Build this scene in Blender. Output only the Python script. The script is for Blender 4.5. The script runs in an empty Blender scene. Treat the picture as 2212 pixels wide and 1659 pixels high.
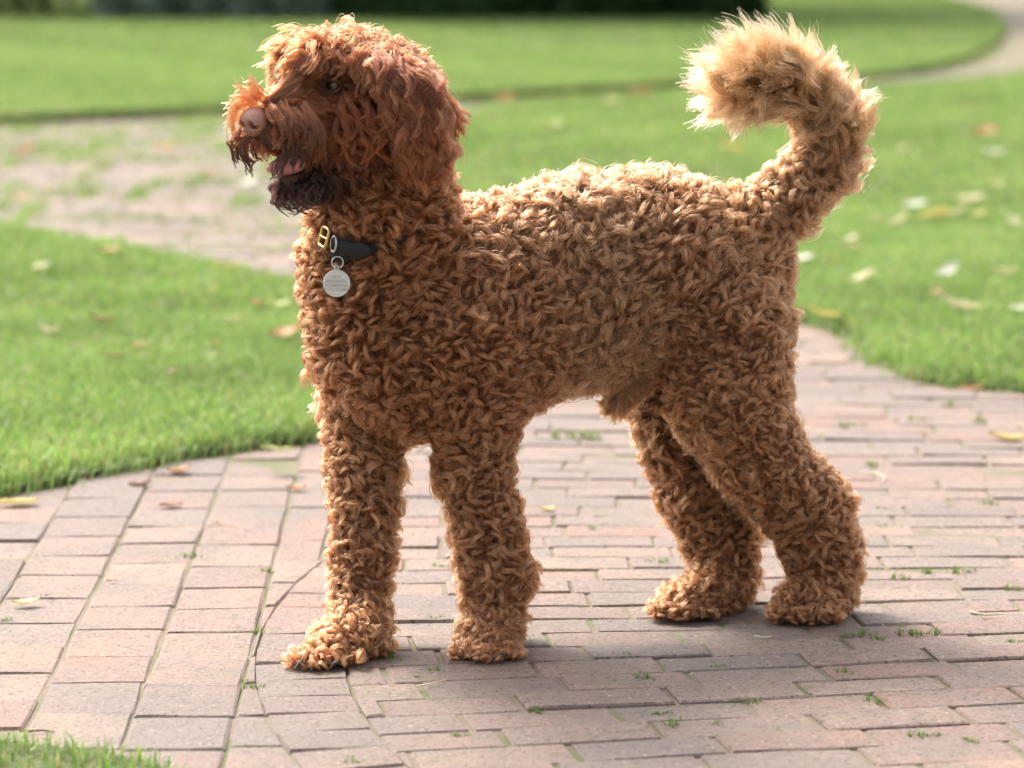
import bpy, bmesh, math, random
import numpy as np
from mathutils import Vector, Matrix
from mathutils.geometry import tessellate_polygon
random.seed(7)
rng = np.random.default_rng(11)
sc = bpy.context.scene
C = sc.collection
PI = math.pi

# ------------------------------------------------------------------ camera, sky, sun, exposure
F, CX, CY, H = 3387.0, 512.0, 384.0, 1.05
PITCH = math.radians(8.25)
cam = bpy.data.cameras.new('camera')
cam_o = bpy.data.objects.new('camera', cam); C.objects.link(cam_o)
cam_o.location = (0, 0, H); cam_o.rotation_euler = (PI/2 - PITCH, 0, 0)
cam.sensor_width = 36.0; cam.lens = F*36.0/1024.0
cam.clip_start = 0.05; cam.clip_end = 500
cam.dof.use_dof = True; cam.dof.focus_distance = 4.70; cam.dof.aperture_fstop = 4.0
cam.dof.aperture_blades = 0
sc.camera = cam_o

SUN_EL, SUN_AZ = math.radians(50), math.radians(-36)      # azimuth from +Y (away from camera), negative = left
sun_dir = Vector((math.sin(SUN_AZ)*math.cos(SUN_EL), math.cos(SUN_AZ)*math.cos(SUN_EL), math.sin(SUN_EL)))
world = bpy.data.worlds.new('World'); sc.world = world; world.use_nodes = True
wn = world.node_tree.nodes; wn.clear()
sky = wn.new('ShaderNodeTexSky'); sky.sky_type = 'NISHITA'; sky.sun_disc = False
sky.sun_elevation = SUN_EL; sky.sun_rotation = SUN_AZ
sky.air_density = .8; sky.dust_density = 6.0; sky.ozone_density = .3
bg = wn.new('ShaderNodeBackground'); bg.inputs[1].default_value = 0.15
wo = wn.new('ShaderNodeOutputWorld')
hs_ = wn.new('ShaderNodeHueSaturation'); hs_.inputs['Saturation'].default_value = .42      # thin high haze
world.node_tree.links.new(sky.outputs[0], hs_.inputs['Color']); world.node_tree.links.new(hs_.outputs[0], bg.inputs[0]); world.node_tree.links.new(bg.outputs[0], wo.inputs[0])
sl = bpy.data.lights.new('sun', 'SUN'); sl.energy = 1.2; sl.angle = math.radians(11); sl.color = (1.0, 0.95, 0.87)
sun_o = bpy.data.objects.new('sun', sl); C.objects.link(sun_o)
sun_o.rotation_euler = sun_dir.to_track_quat('Z', 'Y').to_euler()
sun_o.location = (-6, 12, 14)
vs = sc.view_settings
vs.view_transform = 'Standard'; vs.look = 'None'; vs.exposure = 1.55; vs.gamma = 1.0; vs.use_curve_mapping = False
sc.render.engine = 'CYCLES'
cy = sc.cycles
cy.max_bounces = 5; cy.diffuse_bounces = 3; cy.glossy_bounces = 3; cy.transmission_bounces = 5; cy.transparent_max_bounces = 8
cy.use_denoising = True
try:
    cy.denoiser = 'OPENIMAGEDENOISE'; cy.denoising_prefilter = 'ACCURATE'
except Exception:
    pass
cy.sample_clamp_indirect = 6.0
cy.use_adaptive_sampling = True; cy.adaptive_threshold = 0.02
try:
    sc.cycles_curves.shape = 'RIBBONS'; sc.cycles_curves.subdivisions = 2
except Exception:
    pass

# ------------------------------------------------------------------ helpers: picture -> place
cp, sp = math.cos(PITCH), math.sin(PITCH)
def ray(u, v):                                   # u, v in 1024x768 pixels
    a, b = (u-CX)/F, (CY-v)/F
    return np.array((a, cp + b*sp, -sp + b*cp))
def at(u, v, d):                                 # the point on a pixel's ray at distance d (world y)
    r = ray(u, v); return np.array((0, 0, H)) + r*(d/r[1])
def ground(u, v, z=0.0):
    r = ray(u, v); return np.array((0, 0, H)) + r*((z-H)/r[2])
VS = 1024/2212.0
def V(u, v, d): return at(u*VS, v*VS, d)         # same with pixels of a 2212-wide view
PXV = VS/F                                       # metres per view pixel per metre of distance

def tag(o, label=None, cat=None, group=None, kind=None):
    if label: o['label'] = label
    if cat: o['category'] = cat
    if group: o['group'] = group
    if kind: o['kind'] = kind
    return o
def empty(name, loc):
    o = bpy.data.objects.new(name, None); C.objects.link(o); o.location = loc; o.empty_display_size = 0.05
    return o
def setparent(o, p):
    o.parent = p
    if p is not None:
        M = Matrix.LocRotScale(p.location, p.rotation_euler, p.scale)
        o.matrix_parent_inverse = M.inverted()
def link_mesh(name, me, mat=None, parent=None):
    o = bpy.data.objects.new(name, me); C.objects.link(o)
    if mat is not None and len(me.materials) == 0: me.materials.append(mat)
    if parent is not None: setparent(o, parent)
    return o
def np_mesh(name, verts, faces, smooth=True):
    """verts (n,3); faces: list of int arrays, each (m,k)"""
    me = bpy.data.meshes.new(name)
    verts = np.asarray(verts, np.float32)
    fl = [np.asarray(f, np.int32) for f in faces if len(f)]
    nl = sum(f.size for f in fl); nf = sum(len(f) for f in fl)
    me.vertices.add(len(verts)); me.vertices.foreach_set('co', verts.ravel())
    me.loops.add(nl); me.loops.foreach_set('vertex_index', np.concatenate([f.ravel() for f in fl]))
    me.polygons.add(nf)
    tot = np.concatenate([np.full(len(f), f.shape[1], np.int32) for f in fl])
    st = np.concatenate(([0], np.cumsum(tot)[:-1])).astype(np.int32)
    me.polygons.foreach_set('loop_start', st)
    me.polygons.foreach_set('use_smooth', np.full(nf, smooth))
    me.update(calc_edges=True); me.validate()
    return me
def set_color(me, name, col):
    a = me.attributes.new(name, 'FLOAT_COLOR', 'POINT')
    c = np.ones((len(col), 4), np.float32); c[:, :3] = col
    a.data.foreach_set('color', c.ravel())
def nrm(a): return a/np.maximum(np.linalg.norm(a, axis=-1, keepdims=True), 1e-9)

# ------------------------------------------------------------------ helpers: materials
class MT:
    def __init__(s, name):
        s.m = bpy.data.materials.new(name); s.m.use_nodes = True
        s.t = s.m.node_tree; s.n = s.t.nodes; s.n.clear()
        s.out = s.n.new('ShaderNodeOutputMaterial')
    def add(s, typ, **kw):
        n = s.n.new('ShaderNode'+typ)
        for k, v in kw.items():
            if k.startswith('_'): setattr(n, k[1:], v)
            else:
                key = int(k[1:]) if k[0] == 'i' and k[1:].isdigit() else k.replace('__', ' ')
                if hasattr(v, 'is_output'): s.t.links.new(v, n.inputs[key])
                else: n.inputs[key].default_value = v
        return n
    def link(s, a, b): s.t.links.new(a, b)
    def ramp(s, fac, stops, interp='LINEAR'):
        r = s.n.new('ShaderNodeValToRGB'); r.color_ramp.interpolation = interp
        e = r.color_ramp.elements
        while len(e) < len(stops): e.new(0.5)
        for k, (p, c) in enumerate(stops):
            e[k].position = p; e[k].color = (*c, 1) if len(c) == 3 else c
        s.link(fac, r.inputs[0]); return r.outputs[0]
    def mix(s, fac, a, b, blend='MIX'):
        n = s.n.new('ShaderNodeMix'); n.data_type = 'RGBA'; n.blend_type = blend
        for key, v in ((0, fac), (6, a), (7, b)):
            if hasattr(v, 'is_output'): s.link(v, n.inputs[key])
            else: n.inputs[key].default_value = v if key == 0 else (*v, 1)
        return n.outputs[2]
    def math(s, op, a, b=None):
        n = s.n.new('ShaderNodeMath'); n.operation = op
        for k, v in enumerate((a, b)):
            if v is None: continue
            if hasattr(v, 'is_output'): s.link(v, n.inputs[k])
            else: n.inputs[k].default_value = v
        return n.outputs[0]
    def noise(s, vec, scale, detail=4, rough=.55, dist=0.0):
        return s.add('TexNoise', Vector=vec, Scale=scale, Detail=detail, Roughness=rough, Distortion=dist).outputs[0]
    def surface(s, sh): s.link(sh, s.out.inputs[0]); return s.m

def mat_plain(name, col, rough=.5, metal=0.0, spec=.5, bump=0.0, bscale=300, coat=0.0, vary=0.0, sss=0.0):
    t = MT(name); tc = t.add('TexCoord')
    nz = t.noise(tc.outputs['Object'], bscale)
    c = t.mix(nz, tuple(x*(1-vary) for x in col), tuple(min(1, x*(1+vary)) for x in col))
    b = t.add('BsdfPrincipled', Roughness=rough, Metallic=metal)
    t.link(c, b.inputs['Base Color']); b.inputs['Specular IOR Level'].default_value = spec
    b.inputs['Coat Weight'].default_value = coat
    if sss: b.inputs['Subsurface Weight'].default_value = sss; b.inputs['Subsurface Radius'].default_value = (.006, .003, .002); b.inputs['Subsurface Scale'].default_value = 1.0
    if bump:
        bp = t.add('Bump', Strength=bump, Distance=.002, Height=nz); t.link(bp.outputs[0], b.inputs['Normal'])
    return t.surface(b.outputs[0])

def mat_brick(name='clay_paver', moss=0.0):
    t = MT(name); oi = t.add('ObjectInfo'); tc = t.add('TexCoord'); geo = t.add('NewGeometry')
    at_ = t.add('Attribute', _attribute_name='brand'); at_.attribute_type = 'GEOMETRY'
    r = t.math('FRACT', t.math('ADD', oi.outputs['Random'], at_.outputs['Fac']))
    base = t.ramp(r, [(0, (.25, .155, .13)), (.12, (.33, .225, .175)), (.25, (.185, .155, .152)), (.38, (.36, .265, .20)), (.52, (.30, .155, .12)), (.65, (.235, .195, .17)), (.78, (.36, .235, .18)), (.9, (.20, .15, .14)), (1, (.30, .18, .145))])
    pos = geo.outputs['Position']
    n1 = t.noise(pos, 9, 5, .6); n2 = t.noise(pos, 45, 5, .65); n3 = t.noise(pos, 260, 3, .6)
    c = t.mix(t.ramp(n1, [(.42, (0, 0, 0)), (.68, (.85, .85, .85))]), base, (.21, .165, .15))
    c = t.mix(t.ramp(n2, [(.42, (0, 0, 0)), (.75, (.55, .55, .55))]), c, (.38, .285, .24))
    # dirt spots and pits
    vo = t.add('TexVoronoi', Vector=pos, Scale=48.0); pit = t.math('LESS_THAN', t.math('ADD', vo.outputs['Distance'], t.math('MULTIPLY', n2, .35)), .275)
    c = t.mix(t.math('MULTIPLY', pit, .75), c, (.09, .065, .055))
    n4 = t.noise(pos, 22, 6, .7)
    c = t.mix(t.ramp(n4, [(.53, (0, 0, 0)), (.70, (.65, .65, .65))]), c, (.14, .12, .11))
    c = t.mix(t.ramp(n3, [(.5, (0, 0, 0)), (.8, (.5, .5, .5))]), c, (.2, .15, .13))
    n5 = t.noise(pos, 1.6, 5, .65); n6 = t.noise(pos, 14, 5, .7)
    c = t.mix(t.ramp(n5, [(.40, (0, 0, 0)), (.60, (.6, .6, .6))]), c, (.17, .15, .14))                      # broad grime
    c = t.mix(t.math('MULTIPLY', t.ramp(n6, [(.48, (0, 0, 0)), (.66, (1, 1, 1))]), .22+moss), c, (.13, .15, .06))    # moss film
    n7 = t.noise(pos, 95, 4, .75); n8 = t.noise(pos, 170, 2, .5)
    c = t.mix(t.ramp(n7, [(.54, (0, 0, 0)), (.64, (.75, .75, .75))]), c, (.10, .08, .072))                       # coarse grain
    c = t.mix(t.ramp(n8, [(.62, (0, 0, 0)), (.68, (.9, .9, .9))]), c, (.05, .04, .036))                         # pinholes
    c = t.mix(t.ramp(t.noise(pos, 120, 2, .5), [(.64, (0, 0, 0)), (.72, (.6, .6, .6))]), c, (.46, .40, .34))     # sand grains
    c = t.mix(1.0, c, (.84, .785, .735), 'MULTIPLY')
    b = t.add('BsdfPrincipled', Roughness=.82); t.link(c, b.inputs['Base Color'])
    hgt = t.math('ADD', t.math('MULTIPLY', n2, .6), t.math('ADD', t.math('MULTIPLY', n3, .35), t.math('MULTIPLY', pit, -.6)))
    bp = t.add('Bump', Strength=.9, Distance=.004, Height=t.math('ADD', hgt, t.math('MULTIPLY', n7, -.5))); t.link(bp.outputs[0], b.inputs['Normal'])
    return t.surface(b.outputs[0])
def mat_joint():
    t = MT('joint_sand'); geo = t.add('NewGeometry'); p = geo.outputs['Position']
    n1 = t.noise(p, 6, 5, .6); n2 = t.noise(p, 160, 4, .6)
    c = t.mix(n2, (.12, .09, .065), (.26, .205, .15))
    c = t.mix(t.ramp(n1, [(.45, (0, 0, 0)), (.62, (.75, .75, .75))]), c, (.10, .12, .035))
    b = t.add('BsdfPrincipled', Roughness=.95); t.link(c, b.inputs['Base Color'])
    bp = t.add('Bump', Strength=.8, Distance=.004, Height=n2); t.link(bp.outputs[0], b.inputs['Normal'])
    return t.surface(b.outputs[0])
def mat_soil():
    t = MT('turf_soil'); geo = t.add('NewGeometry'); p = geo.outputs['Position']
    n1 = t.noise(p, 3, 5, .6); n2 = t.noise(p, 90, 4, .6)
    c = t.mix(n2, (.06, .085, .02), (.12, .16, .04)); c = t.mix(t.math('MULTIPLY', n1, .6), c, (.09, .075, .04))
    b = t.add('BsdfPrincipled', Roughness=.95); t.link(c, b.inputs['Base Color'])
    bp = t.add('Bump', Strength=1.0, Distance=.01, Height=n2); t.link(bp.outputs[0], b.inputs['Normal'])
    return t.surface(b.outputs[0])
def mat_leafy(name, attr='col', trans=.45, rough=.5, tint=(1.0, 1.0, .7)):
    t = MT(name); a = t.add('Attribute', _attribute_name=attr); c = a.outputs['Color']
    b = t.add('BsdfPrincipled', Roughness=rough); t.link(c, b.inputs['Base Color']); b.inputs['Specular IOR Level'].default_value = .3
    tr = t.add('BsdfTranslucent'); t.link(t.mix(1.0, c, tint, 'MULTIPLY'), tr.inputs[0])
    mx = t.add('MixShader', Fac=trans); t.link(b.outputs[0], mx.inputs[1]); t.link(tr.outputs[0], mx.inputs[2])
    return t.surface(mx.outputs[0])
def mat_leaf(name, c1, c2):
    t = MT(name); tc = t.add('TexCoord'); oi = t.add('ObjectInfo')
    n = t.noise(tc.outputs['Object'], 60, 4); c = t.mix(n, c1, c2)
    c = t.mix(t.math('MULTIPLY', oi.outputs['Random'], .35), c, tuple(x*.7 for x in c2))
    b = t.add('BsdfPrincipled', Roughness=.6); t.link(c, b.inputs['Base Color'])
    tr = t.add('BsdfTranslucent'); t.link(c, tr.inputs[0])
    mx = t.add('MixShader', Fac=.3); t.link(b.outputs[0], mx.inputs[1]); t.link(tr.outputs[0], mx.inputs[2])
    return t.surface(mx.outputs[0])
def mat_fur(name, rough=.38, rrough=.55, coat=0.0):
    t = MT(name); a = t.add('Attribute', _attribute_name='furcol')
    hp = t.n.new('ShaderNodeBsdfHairPrincipled'); hp.model = 'CHIANG'; hp.parametrization = 'COLOR'
    t.link(a.outputs['Color'], hp.inputs['Color'])
    hp.inputs['Roughness'].default_value = rough; hp.inputs['Radial Roughness'].default_value = rrough
    if 'Coat' in hp.inputs: hp.inputs['Coat'].default_value = coat
    hp.inputs['Random Roughness'].default_value = .2
    return t.surface(hp.outputs[0])

M_BRICK, M_OLD, M_JOINT, M_SOIL = mat_brick(), mat_brick('mossy_clay_paver', .5), mat_joint(), mat_soil()
M_GRASS = mat_leafy('grass_blade', trans=.42, rough=.45)
M_SHRUB = mat_leafy('silver_leaf', trans=.55, rough=.6, tint=(1, 1, .9))
M_HEDGE = mat_leafy('hedge_leaf', trans=.4, rough=.5)
M_FUR = mat_fur('curly_fur'); M_WET = mat_fur('wet_fur', .2, .4, .3)

# ------------------------------------------------------------------ setting: ground, lawns, paths
def poly_mesh(name, pts, ztop, zbot):
    pts = [tuple(p) for p in pts]; n = len(pts)
    tris = tessellate_polygon([[Vector((x, y, 0)) for x, y in pts]])
    area = sum(pts[i][0]*pts[(i+1) % n][1]-pts[(i+1) % n][0]*pts[i][1] for i in range(n))
    vv = [(x, y, ztop) for x, y in pts] + [(x, y, zbot) for x, y in pts]
    ff = []
    for t_ in tris:
        a, b, c = t_
        cr = (pts[b][0]-pts[a][0])*(pts[c][1]-pts[a][1])-(pts[b][1]-pts[a][1])*(pts[c][0]-pts[a][0])
        ff.append((a, b, c) if cr > 0 else (a, c, b))
    side = [((i, i+n, (i+1) % n+n, (i+1) % n) if area > 0 else (i, (i+1) % n, (i+1) % n+n, i+n)) for i in range(n)]
    return np_mesh(name, np.array(vv), [np.array(ff), np.array(side)], smooth=False)
def inpoly(x, y, pts):
    x = np.asarray(x); y = np.asarray(y); r = np.zeros(x.shape, bool); n = len(pts)
    for i in range(n):
        x1, y1 = pts[i]; x2, y2 = pts[(i+1) % n]
        cnd = ((y1 > y) != (y2 > y)) & (x < (x2-x1)*(y-y1)/((y2-y1) if y2 != y1 else 1e-9)+x1)
        r ^= cnd
    return r
LEFT = [(-6, 4.0), (-2.6, 4.75), (-1.5, 5.36), (-.889, 5.878), (-.679, 6.163), (-.567, 6.317), (-.375, 6.45), (-.25, 6.72), (-.2, 7.3), (-.28, 8.2), (-.576, 9.03), (-.886, 9.586), (-1.427, 10.37), (-1.61, 10.65), (-3, 12.4), (-5, 14.4), (-9, 16.5), (-12, 16.5)]
RIGHT = [(1.07, 7.1), (.98, 7.2), (.889, 7.27), (.83, 7.52), (.80, 8.05), (.70, 8.35), (.45, 9), (.1, 10.2), (-.15, 11.8), (-.35, 13.5), (-.35, 15.6), (.1, 17.1), (1.0, 18.05), (2.0, 18.4), (2.85, 19.5), (3.6, 21.2), (4.4, 24), (5.0, 29), (5.3, 36), (16, 36), (16, 5), (5, 5.9), (2.2, 6.75)]
FAR = [(-14, 12.0), (-10, 12.9), (-5, 14.3), (-2.34, 15.48), (-1.38, 16.13), (-.2, 17.2), (.94, 18.4), (1.75, 18.75), (2.43, 19.9), (2.93, 21.55), (3.36, 23.55), (3.72, 25.6), (4.19, 29.4), (4.4, 36), (-16, 36)]
FAR[0] = (-16, 17.5); FAR[1] = (-10, 17.3); FAR[2] = (-5, 16.2)
NEAR = [(-.9, 4.20), (-.75, 4.145), (-.631, 4.085), (-.50, 4.03), (-.43, 3.98), (-.38, 3.85), (-.37, 3.2), (-3, 3.2), (-3, 4.35)]

me = bpy.data.meshes.new('ground')
me.from_pydata([(-220, -30, -.06), (220, -30, -.06), (220, 420, -.06), (-220, 420, -.06)], [], [(0, 1, 2, 3)])
tag(link_mesh('ground', me, M_SOIL), kind='structure')
me = bpy.data.meshes.new('path')
me.from_pydata([(-16, -2, -.0030), (16, -2, -.0030), (16, 37, -.0030), (-16, 37, -.0030)], [], [(0, 1, 2, 3)])
path = tag(link_mesh('path', me, M_JOINT), kind='structure')
LAWNS = {}
for nm, pl in (('lawn', LEFT), ('lawn', RIGHT), ('lawn', FAR), ('lawn', NEAR)):
    tag(link_mesh(nm, poly_mesh('lawn', pl, .040 if pl is FAR else .012, -.03), M_SOIL), kind='structure')

# --- brick pavers: each a bevelled, slightly uneven block
BL, BW = .19, .088
def brick_poly(poly, r, Dp=.045, bev=(.0016, .0036)):
    """a paver of any convex outline: sides, worn bevel, slightly uneven top"""
    j = lambda q: r.uniform(-q, q)
    n = len(poly); c = np.mean(poly, 0)
    out = [(x+j(.0006), y+j(.0006)) for x, y in poly]
    inn = []
    for x, y in out:
        dx, dy = c[0]-x, c[1]-y; b_ = r.uniform(*bev)*1.4; l = math.hypot(dx, dy)
        ix = math.copysign(min(abs(dx)*.5, b_*.75), dx) if abs(dx) > 1e-3 else 0; iy = math.copysign(min(abs(dy)*.5, b_*.75), dy) if abs(dy) > 1e-3 else 0
        inn.append((x+ix, y+iy))
    tx, ty = j(.010), j(.014)
    vv = [(x, y, -Dp) for x, y in out] + [(x, y, -.0026+j(.0008)) for x, y in out] + [(x, y, j(.0006)+tx*(x-c[0])+ty*(y-c[1])) for x, y in inn] + [(c[0], c[1], .0004)]
    f4 = [(i, (i+1) % n, (i+1) % n+n, i+n) for i in range(n)] + [(i+n, (i+1) % n+n, (i+1) % n+2*n, i+2*n) for i in range(n)]
    f3 = [(i+2*n, (i+1) % n+2*n, 3*n) for i in range(n)]
    return np.array(vv), np.array(f4), np.array(f3)
def brick_variant(k):
    hx, hy = BL/2, BW/2
    return brick_poly([(-hx, -hy), (0, -hy), (hx, -hy), (hx, 0), (hx, hy), (0, hy), (-hx, hy), (-hx, 0)], random.Random(100+k))
NV = 12
BV = [brick_variant(k) for k in range(NV)]
BM = []
for k, (v, f4, f3) in enumerate(BV):
    m_ = np_mesh('brick', v, [f4, f3], smooth=False); m_.materials.append(M_BRICK); BM.append(m_)
cand = []      # x, y, angle, length, depth
cuts = {}      # index -> outline of a cut brick
ARC_C, ARC_R = (2.24, 4.73), 2.6
def clip(poly, nx, ny, c):                       # keep points with n.p <= c
    out = []
    for i in range(len(poly)):
        p, q = poly[i], poly[(i+1) % len(poly)]; a, b = p[0]*nx+p[1]*ny-c, q[0]*nx+q[1]*ny-c
        if a <= 0: out.append(p)
        if (a < 0) != (b < 0) and abs(a-b) > 1e-9: t_ = a/(a-b); out.append((p[0]+(q[0]-p[0])*t_, p[1]+(q[1]-p[1])*t_))
    return out
def parea(p): return .5*abs(sum(p[i][0]*p[(i+1) % len(p)][1]-p[(i+1) % len(p)][0]*p[i][1] for i in range(len(p))))
def rect(x, y, a, L, W):
    c_, s_ = math.cos(a), math.sin(a)
    return [(x+u*c_-w*s_, y+u*s_+w*c_) for u, w in ((-L/2, -W/2), (L/2, -W/2), (L/2, W/2), (-L/2, W/2))]
def put(x, y, a, L, W, rad=None, side=0):
    """side +1: stays inside radius rad round ARC_C, -1: outside, 0: whole"""
    if side and y > 5.25:
        P = clip(rect(x, y, a, L, W), -side, 0, -side*(-.306+.002*side))
        if len(P) < 3 or parea(P) < .0004: return
        if parea(P) < L*W*.995: cuts[len(cand)] = P
    elif side:
        P = rect(x, y, a, L, W); dist = [math.hypot(px-ARC_C[0], py-ARC_C[1]) for px, py in P]
        if (max(dist) if side > 0 else -min(dist)) > rad*side:
            ux, uy = x-ARC_C[0], y-ARC_C[1]; l = math.hypot(ux, uy); ux, uy = ux/l, uy/l
            c = ux*ARC_C[0]+uy*ARC_C[1]+rad
            P = clip(P, ux*side, uy*side, c*side)
            if len(P) < 3 or parea(P) < .0004: return
            cuts[len(cand)] = P
    cand.append((x, y, a, L, W))
br = random.Random(5)
ew = .125
th = math.radians(180-62)
while th < math.radians(180+62):
    rm = ARC_R-ew/2
    if ARC_C[1]+rm*math.sin(th) < 5.3: put(ARC_C[0]+rm*math.cos(th), ARC_C[1]+rm*math.sin(th), th, ew-.003+br.uniform(-.002, .002), .098-.003)
    th += .098/ARC_R
# inside the arc: rows running left to right, fanning slightly
def row_slope(Y):
    return math.tan(math.radians(np.interp(Y, [3.0, 4.35, 4.7, 5.0, 5.4, 6.2, 8.5], [12, 11, 7, 3, 0.5, -2, -3])))
Y = 2.9; k = 0; pitch = .0925
while Y < 9.4:
    m0, m1 = row_slope(Y), row_slope(Y+pitch)
    x = -1.2 + (k % 2)*.098 + br.uniform(-.035, .035)
    while x < 2.6:
        L = .19*br.uniform(.9, 1.08); xc = x+L/2
        ya = Y+m0*xc; dep = Y+pitch+m1*xc-ya; yc = ya+dep/2
        if dep > .05:
            a_ = math.atan((m0+m1)/2)+br.gauss(0, .007); g = br.uniform(.003, .007)
            if yc < 6.6: put(xc, yc, a_, L-g, dep-.003+br.uniform(-.0015, .001), ARC_R-ew-.002, 1)
            elif xc > -.3: put(xc, yc, a_, L-g, dep-.0045)
        x += L
    Y += pitch; k += 1
# outside the arc: columns running away from the camera
for c_ in range(-14, 12):
    y = 2.6 + br.uniform(0, .18); xl = -.356 + c_*.131
    while y < 8.8:
        L = .168*br.uniform(.9, 1.08); yc = y+L/2
        xm = xl-(yc-4.2)*.020+.0655
        if yc < 6.6: put(xm, yc, PI/2+.02+br.gauss(0, .007), L-.0032, .131-.004+br.uniform(-.0015, .001), ARC_R-.001, -1)
        elif xm < -.4: put(xm, yc, PI/2+.02, L-.005, .131-.0055)
        y += L
# branch going back left and round the far lawn
nb_front = len(cand)
Y = 8.8; k = 0
while Y < 21:
    x = -9 + (k % 2)*.1
    while x < 5:
        L = .2*br.uniform(.95, 1.05)
        cand.append((x+L/2, Y+.05+x*-.25, math.atan(-.25)+br.gauss(0, .01), L-.01, .09)); x += L
    Y += .1; k += 1
cand = np.array(cand)
bx, by = cand[:, 0], cand[:, 1]
keep = ~(inpoly(bx, by, LEFT) | inpoly(bx, by, RIGHT) | inpoly(bx, by, FAR) | inpoly(bx, by, NEAR))
keep &= (np.abs(bx) < .22*by+.75) & (by > 3.3)
idx = np.arange(len(cand)); back = idx >= nb_front
keep &= ~(back & (by < 8.7)) & ~(~back & (by > 8.75))
cand = cand[keep]; bx, by = cand[:, 0], cand[:, 1]
vis = (np.abs(bx) < .153*by+.06) & (by > 4.0)
order = np.argsort(np.where(vis, by, by+100))
near_ids = order[:298]; far_ids = order[298:]
orig = np.nonzero(keep)[0]
cut_meshes = 0
for n_, i in enumerate(near_ids):
    x, y, a_, L, W = cand[i]; oi = int(orig[i])
    if oi in cuts:
        P = [(px-x, py-y) for px, py in cuts[oi]]
        ar = sum(P[q][0]*P[(q+1) % len(P)][1]-P[(q+1) % len(P)][0]*P[q][1] for q in range(len(P)))
        if ar < 0: P = P[::-1]
        v, f4, f3 = brick_poly(P, br); m_ = np_mesh('brick', v, [f4, f3], smooth=False); m_.materials.append(M_BRICK)
        o = bpy.data.objects.new('brick', m_); C.objects.link(o); o.location = (x, y, br.gauss(0, .0012))
    else:
        o = bpy.data.objects.new('brick', BM[br.randrange(NV)]); C.objects.link(o)
        o.location = (x, y, br.gauss(0, .0014)); o.rotation_euler = (br.gauss(0, .008), br.gauss(0, .005), a_ + (PI if br.random() < .5 else 0))
        o.scale = (L/BL, W/BW, 1)
    setparent(o, path)
for nm_, mt_, rng_ in (('brick_paving', M_BRICK, (0, 8.7)), ('mossy_brick_paving', M_OLD, (8.7, 99))):
    vv, f4s, f3s, bb = [], [], [], []; off = 0
    for i in far_ids:
        x, y, a_, L, W = cand[i]; oi = int(orig[i])
        if not rng_[0] <= y < rng_[1]: continue
        if oi in cuts:
            P = [(px-x, py-y) for px, py in cuts[oi]]
            if sum(P[q][0]*P[(q+1) % len(P)][1]-P[(q+1) % len(P)][0]*P[q][1] for q in range(len(P))) < 0: P = P[::-1]
            v, f4, f3 = brick_poly(P, br); a_, L, W = 0.0, BL, BW
        else: v, f4, f3 = BV[br.randrange(NV)]
        s_, c_ = math.sin(a_), math.cos(a_)
        px, py = v[:, 0]*L/BL, v[:, 1]*W/BW
        vv.append(np.stack([x+px*c_-py*s_, y+px*s_+py*c_, v[:, 2]+br.gauss(0, .0013)], 1)); f4s.append(f4+off); f3s.append(f3+off); off += len(v)
        bb.append(np.full(len(v), br.random()))
    me = np_mesh(nm_, np.concatenate(vv), [np.concatenate(f4s), np.concatenate(f3s)], smooth=False)
    a_ = me.attributes.new('brand', 'FLOAT', 'POINT'); a_.data.foreach_set('value', np.concatenate(bb).astype(np.float32))
    tag(link_mesh(nm_, me, mt_, path), kind='stuff')

# --- grass
def blades(xy, z, h, w, lean=.5, cols=None, seed=0):
    r = np.random.default_rng(seed); n = len(xy)
    az = r.uniform(0, 2*PI, n); ln = r.uniform(.15, 1, n)*lean
    hh = h*r.uniform(.55, 1.2, n); ww = w*r.uniform(.7, 1.2, n)
    dx, dy = np.cos(az), np.sin(az); fa = r.uniform(0, 2*PI, n); sx, sy = np.cos(fa), np.sin(fa)
    p0 = np.stack([xy[:, 0], xy[:, 1], np.full(n, z)], 1)
    up = np.array((0, 0, 1.0)); dirv = np.stack([dx, dy, np.zeros(n)], 1); side = np.stack([sx, sy, np.zeros(n)], 1)
    mid = p0 + up*(hh*.6)[:, None] + dirv*(hh*ln*.28)[:, None]
    tip = p0 + up*(hh*(1-.3*ln))[:, None] + dirv*(hh*ln*.95)[:, None]
    W = side*(ww/2)[:, None]
    v = np.stack([p0-W, p0+W, mid+W*.85, mid-W*.85, tip], 1).reshape(-1, 3)
    b = np.arange(n)*5
    q = np.stack([b, b+1, b+2, b+3], 1); t_ = np.stack([b+3, b+2, b+4], 1)
    base = np.array([(.22, .35, .10), (.28, .42, .12), (.18, .31, .095), (.34, .43, .17), (.38, .40, .21)]) if cols is None else np.array(cols)
    ci = r.choice(len(base), n, p=np.array([.3, .3, .22, .12, .06]) if len(base) == 5 else None)
    c = base[ci]*r.uniform(.8, 1.2, (n, 1))
    pt = np.sin(xy[:, 0]*3.1+xy[:, 1]*1.7)+np.sin(xy[:, 0]*7.3-xy[:, 1]*4.1+1)+np.sin(xy[:, 1]*9.7+xy[:, 0]*2.3); dry = (r.random(n) < .05+.05*np.clip(pt, 0, 2))
    c = c*(1+.07*pt)[:, None]; c[dry] = np.array((.42, .36, .20))*r.uniform(.7, 1.2, (dry.sum(), 1))
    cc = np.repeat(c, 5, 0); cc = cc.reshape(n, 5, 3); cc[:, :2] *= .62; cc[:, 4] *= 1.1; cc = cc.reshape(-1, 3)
    return v, q, t_, cc
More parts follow.
